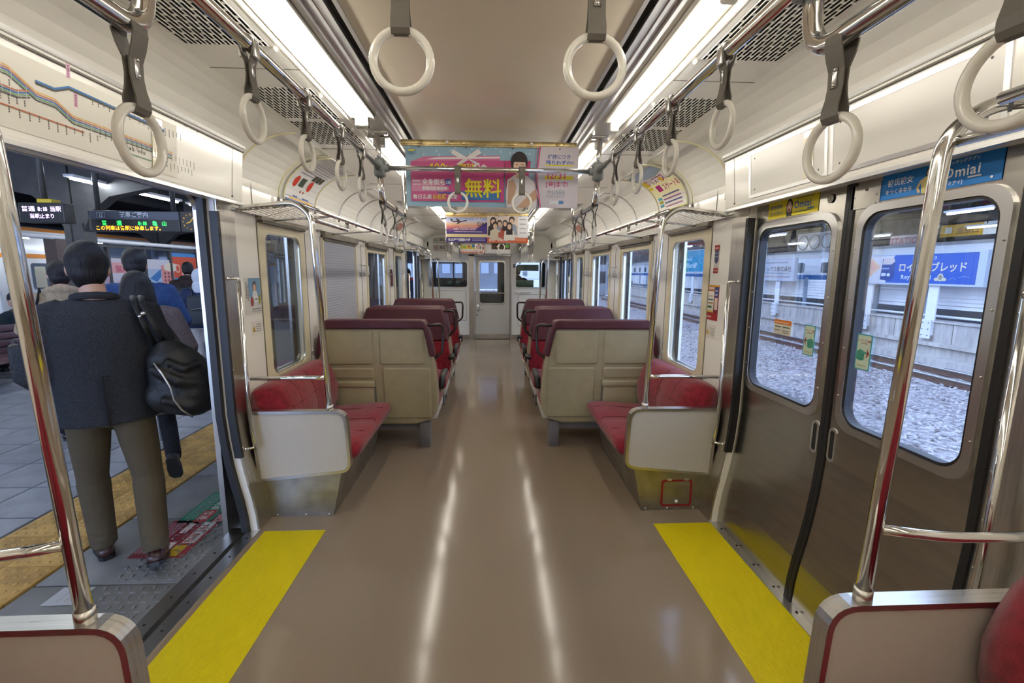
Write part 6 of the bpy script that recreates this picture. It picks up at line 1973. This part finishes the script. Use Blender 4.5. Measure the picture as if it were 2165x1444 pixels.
bill(12.45, 16.95, 1.22, 2.15, '2c5cb8', bd2, 'blue bread billboard with cream Japanese lettering seen through the near door window')
def bd3(b):
    b.rect(0, b.w, 0, b.h, '2f9ac0').rect(0, b.w * .3, 0, b.h, '28a870').text('World', .8, .75, .35, 'd8eef4').text('WorldP', .9, .25, .5, 'e8f4f8')
bill(29.2, 33.0, 1.6, 3.0, '2f9ac0', bd3, 'green and blue billboard seen through the narrow right window')
# bullet train
bt = thing('bullet_train', 'white high speed train with a blue stripe behind the fence', 'train', (17, 12, -.3))
prof = [(16.0, -.25), (16.0, 1.9), (16.1, 2.25), (16.4, 2.55), (17, 2.72), (18.4, 2.72), (19, 2.5), (19.3, 2.0), (19.3, -.25)]
MB().prism([(x, -8, z) for x, z in prof], (0, 60, 0)).build('body', mat('bullet_train_white', (.82, .84, .88), .25), bt)
MB().box(15.985, 16.0, -8, 52, 1.22, 1.45).box(15.985, 16.0, -8, 52, 1.10, 1.14).build('blue_stripe', mat('bullet_blue', (.02, .14, .42), .3), bt)
MB().box(15.9, 16.02, -8, 52, -.3, .55).build('underskirt', mat('bullet_skirt', (.16, .18, .22), .5), bt)
for i in range(34):
    y = -6 + i * 1.7 + .1
    w_ = MB().poly([(15.984, a, z) for a, z in rrect(y - .26, y + .26, 1.55, 2.05, .12)]).build('window', M_TWIN, bt)
MB().box(15.94, 15.99, 15.1, 15.5, 2.12, 2.24).build('green_led', glow('20b070', .8), bt)
# station roof and clutter beyond
rr_ = tag(MB().box(12.4, 40, -10, 60, 5.2, 5.3).build('ceiling_station', mat('dark_station_roof', (.10, .10, .11), .7)), 'dark station roof over the viaduct', kind='structure')
gme = proto_mesh(MB().box(-10, 10, -.08, .08, 0, .3), M_GIRD)
for i in range(16):
    piece('roof_girder', gme, (24, i * 3.2 - 2, 4.85), rr_)
pme = proto_mesh(MB().box(-.06, .06, -30, 30, 0, .16), M_GIRD)
for i in range(7):
    piece('roof_purlin', pme, (11 + i * 2.2, 22, 4.7 - .1 * (i % 2)), rr_)
MB().box(26, 26.3, -10, 60, -.8, 5.2).build('back_wall', mat('station_back_wall', (.20, .22, .26), .7, noise=.3, nscale=1.5), rr_)
SL = ('above the bread billboard, nearest one', 'above the bread billboard, middle one', 'between the two billboards', 'deeper in, behind the bread billboard', 'deeper in, behind the yellow sign', 'deeper in, near the round dials', 'above the company billboard', 'beyond the company billboard', 'deeper in, beyond the round dials', 'far ahead along the viaduct edge', 'far ahead, deepest one')
for i, (x, y, z) in enumerate(((15.2, 10.2, 3.45), (15.2, 14.2, 3.50), (15.2, 18.6, 3.5), (19, 12.2, 3.35), (19, 17, 3.35), (19, 22, 3.35), (15.2, 24, 3.5), (15.2, 29, 3.5), (19, 28, 3.35), (15.2, 35, 3.5), (19, 35, 3.35))):
    t = thing('station_lamp', 'tube lamp under the station roof %s' % SL[i], 'lamp', (x, y, z), 'station roof lamps')
    MB().rbox(x - .1, x + .1, y - .75, y + .75, z + .03, z + .1, .01).build('housing', M_WHT, t)
    MB().tube([(x, y - .7, z), (x, y + .7, z)], .035, 8).build('tube', mat('bright_station_tube', (.9, .95, 1.0), emit=14), t)
    MB().cyl((x, y, z + .08), (x, y, 4.8), .02, 6).build('hanger', M_DKSTEEL, t)
for i, (x, y) in enumerate(((20.5, 20), (20.5, 27), (20.5, 13.4), (20.5, 35))):
    t = thing('station_column', 'grey steel column holding the far station roof, %s' % ('behind the company billboard', 'in the middle distance', 'behind the bread billboard', 'farthest away')[i], 'column', (x, y, -.9))
    MB().box(x - .2, x + .2, y - .2, y + .2, -.9, 4.85).build('shaft', M_GIRD, t)
    MB().prism([(x, y - 1.2, 4.85), (x, y + 1.2, 4.85), (x, y + .2, 3.9), (x, y - .2, 3.9)], (.2, 0, 0)).build('bracket_arm', M_GIRD, t)
b = Board((19.6, 19.4, 3.10), RU, UP, 2.4, .5)
b.rect(.2, .5, .15, .4, 'f8f0d8').text('乗車口', .7, .12, .3, 'a87020').rect(1.75, 2.4, 0, .5, 'e8ecf0')
b.build('platform_sign', 'yellow platform sign above the bullet train roof', 'sign', 'e8b418')
b = Board((19.6, 21.9, 2.85), RU, UP, 1.8, .5)
b.text('STATION', .05, .1, .38, 'a85a5a', sx=1.0)
b.build('platform_sign', 'pale sign with red capital letters above the bullet train', 'sign', 'b8a8b0')
t = thing('round_gauges', 'three round white dials on a board above the company billboard', 'clock', (19.5, 27, 3.1))
MB().box(19.5, 19.6, 25.4, 28.6, 2.9, 3.95).build('board', M_WHT, t)
for i in range(3):
    MB().cyl((19.5, 26 + i * 1.0, 3.4), (19.46, 26 + i * 1.0, 3.4), .42, 20).build('dial', mat('dial_white', (.85, .86, .88), .4), t)
    MB().ring([(.44 * math.cos(a * PI / 10), .44 * math.sin(a * PI / 10)) for a in range(20)], [(.40 * math.cos(a * PI / 10), .40 * math.sin(a * PI / 10)) for a in range(20)], 0, .05, lambda a, b_, d, i=i: (19.44 + d, 26 + i * 1.0 + a, 3.4 + b_)).build('dial_rim', M_GREYP, t)
# buildings and an added sky backdrop far ahead, seen through the side windows and the cab
fb_ = thing('trackside_building', 'pale station building beside the tracks ahead', 'building', (14, 56, -1.2))
MB().box(9.5, 20, 54, 64, -1.2, 5.0).build('wall', mat('building_grey', (.40, .44, .50), .7, noise=.15, nscale=.6), fb_)
for i in range(4):
    for k in range(2):
        o = MB().box(10.0 + i * 1.4, 10.9 + i * 1.4, 53.95, 54.0, .2 + k * 2.2, 1.6 + k * 2.2).build('window', M_TWIN, fb_)
ah = thing('track_shed', 'white trackside hut straight ahead beyond the cab', 'building', (1.6, 34, -1.2))
MB().box(.8, 4.8, 33, 37, -1.2, 2.4).build('wall', M_WHT, ah)
MB().prism([(.7, 32.8, 2.4), (4.9, 32.8, 2.4), (2.8, 32.8, 3.0)], (0, 4.4, 0)).build('roof', M_GIRD, ah)
b = Board((1.0, 32.95, 1.0), (1, 0, 0), UP, 2.6, .8)
b.text('禁煙', .3, .2, .4, '3a4450').text('場', 1.3, .2, .4, '3a4450')
b.build('hut_sign', 'white sign with dark characters on the hut ahead', 'sign', 'dfe4ea')
gf = tag(MB().box(-9.6, 14, 26, 70, -1.35, -1.25).build('ground_ahead', M_GRAV), 'ballast ahead of the train', kind='structure')
tag(MB().box(-1.62, 1.56, -6, 26, -1.35, -1.25).build('ground_underfloor', M_GRAV), 'ballast under the car', kind='structure')
for x in (-.53, .53):
    t = thing('track_rail', 'rail of our own track ahead, %s one' % ('left' if x < 0 else 'right'), 'rail', (x, 40, -1.2))
    MB().rbox(x - .034, x + .034, 12, 68, -1.25, -1.1, .01).build('head', M_RAILT, t)
ob = thing('sky_backdrop', 'large blue grey backdrop block added far ahead to cover the sky', 'building', (0, 72, -1.3))  # added block with window rows, hides the overexposed sky ahead
MB().box(-40, 45, 72, 80, -1.3, 26).build('wall', mat('blue_grey_backdrop', (.085, .10, .125), .6, noise=.2, nscale=.3), ob)
for i in range(20):
    for k in range(3):
        MB().box(-19.4 + i * 2, -18.2 + i * 2, 71.93, 72, 1.2 + k * 3.2, 2.8 + k * 3.2).build('window', mat('backdrop_window', (.22, .26, .32), .2), ob)
D.objects.remove(_go)
for _o in list(D.objects):
    if '_base' in _o:
        del _o['_base']
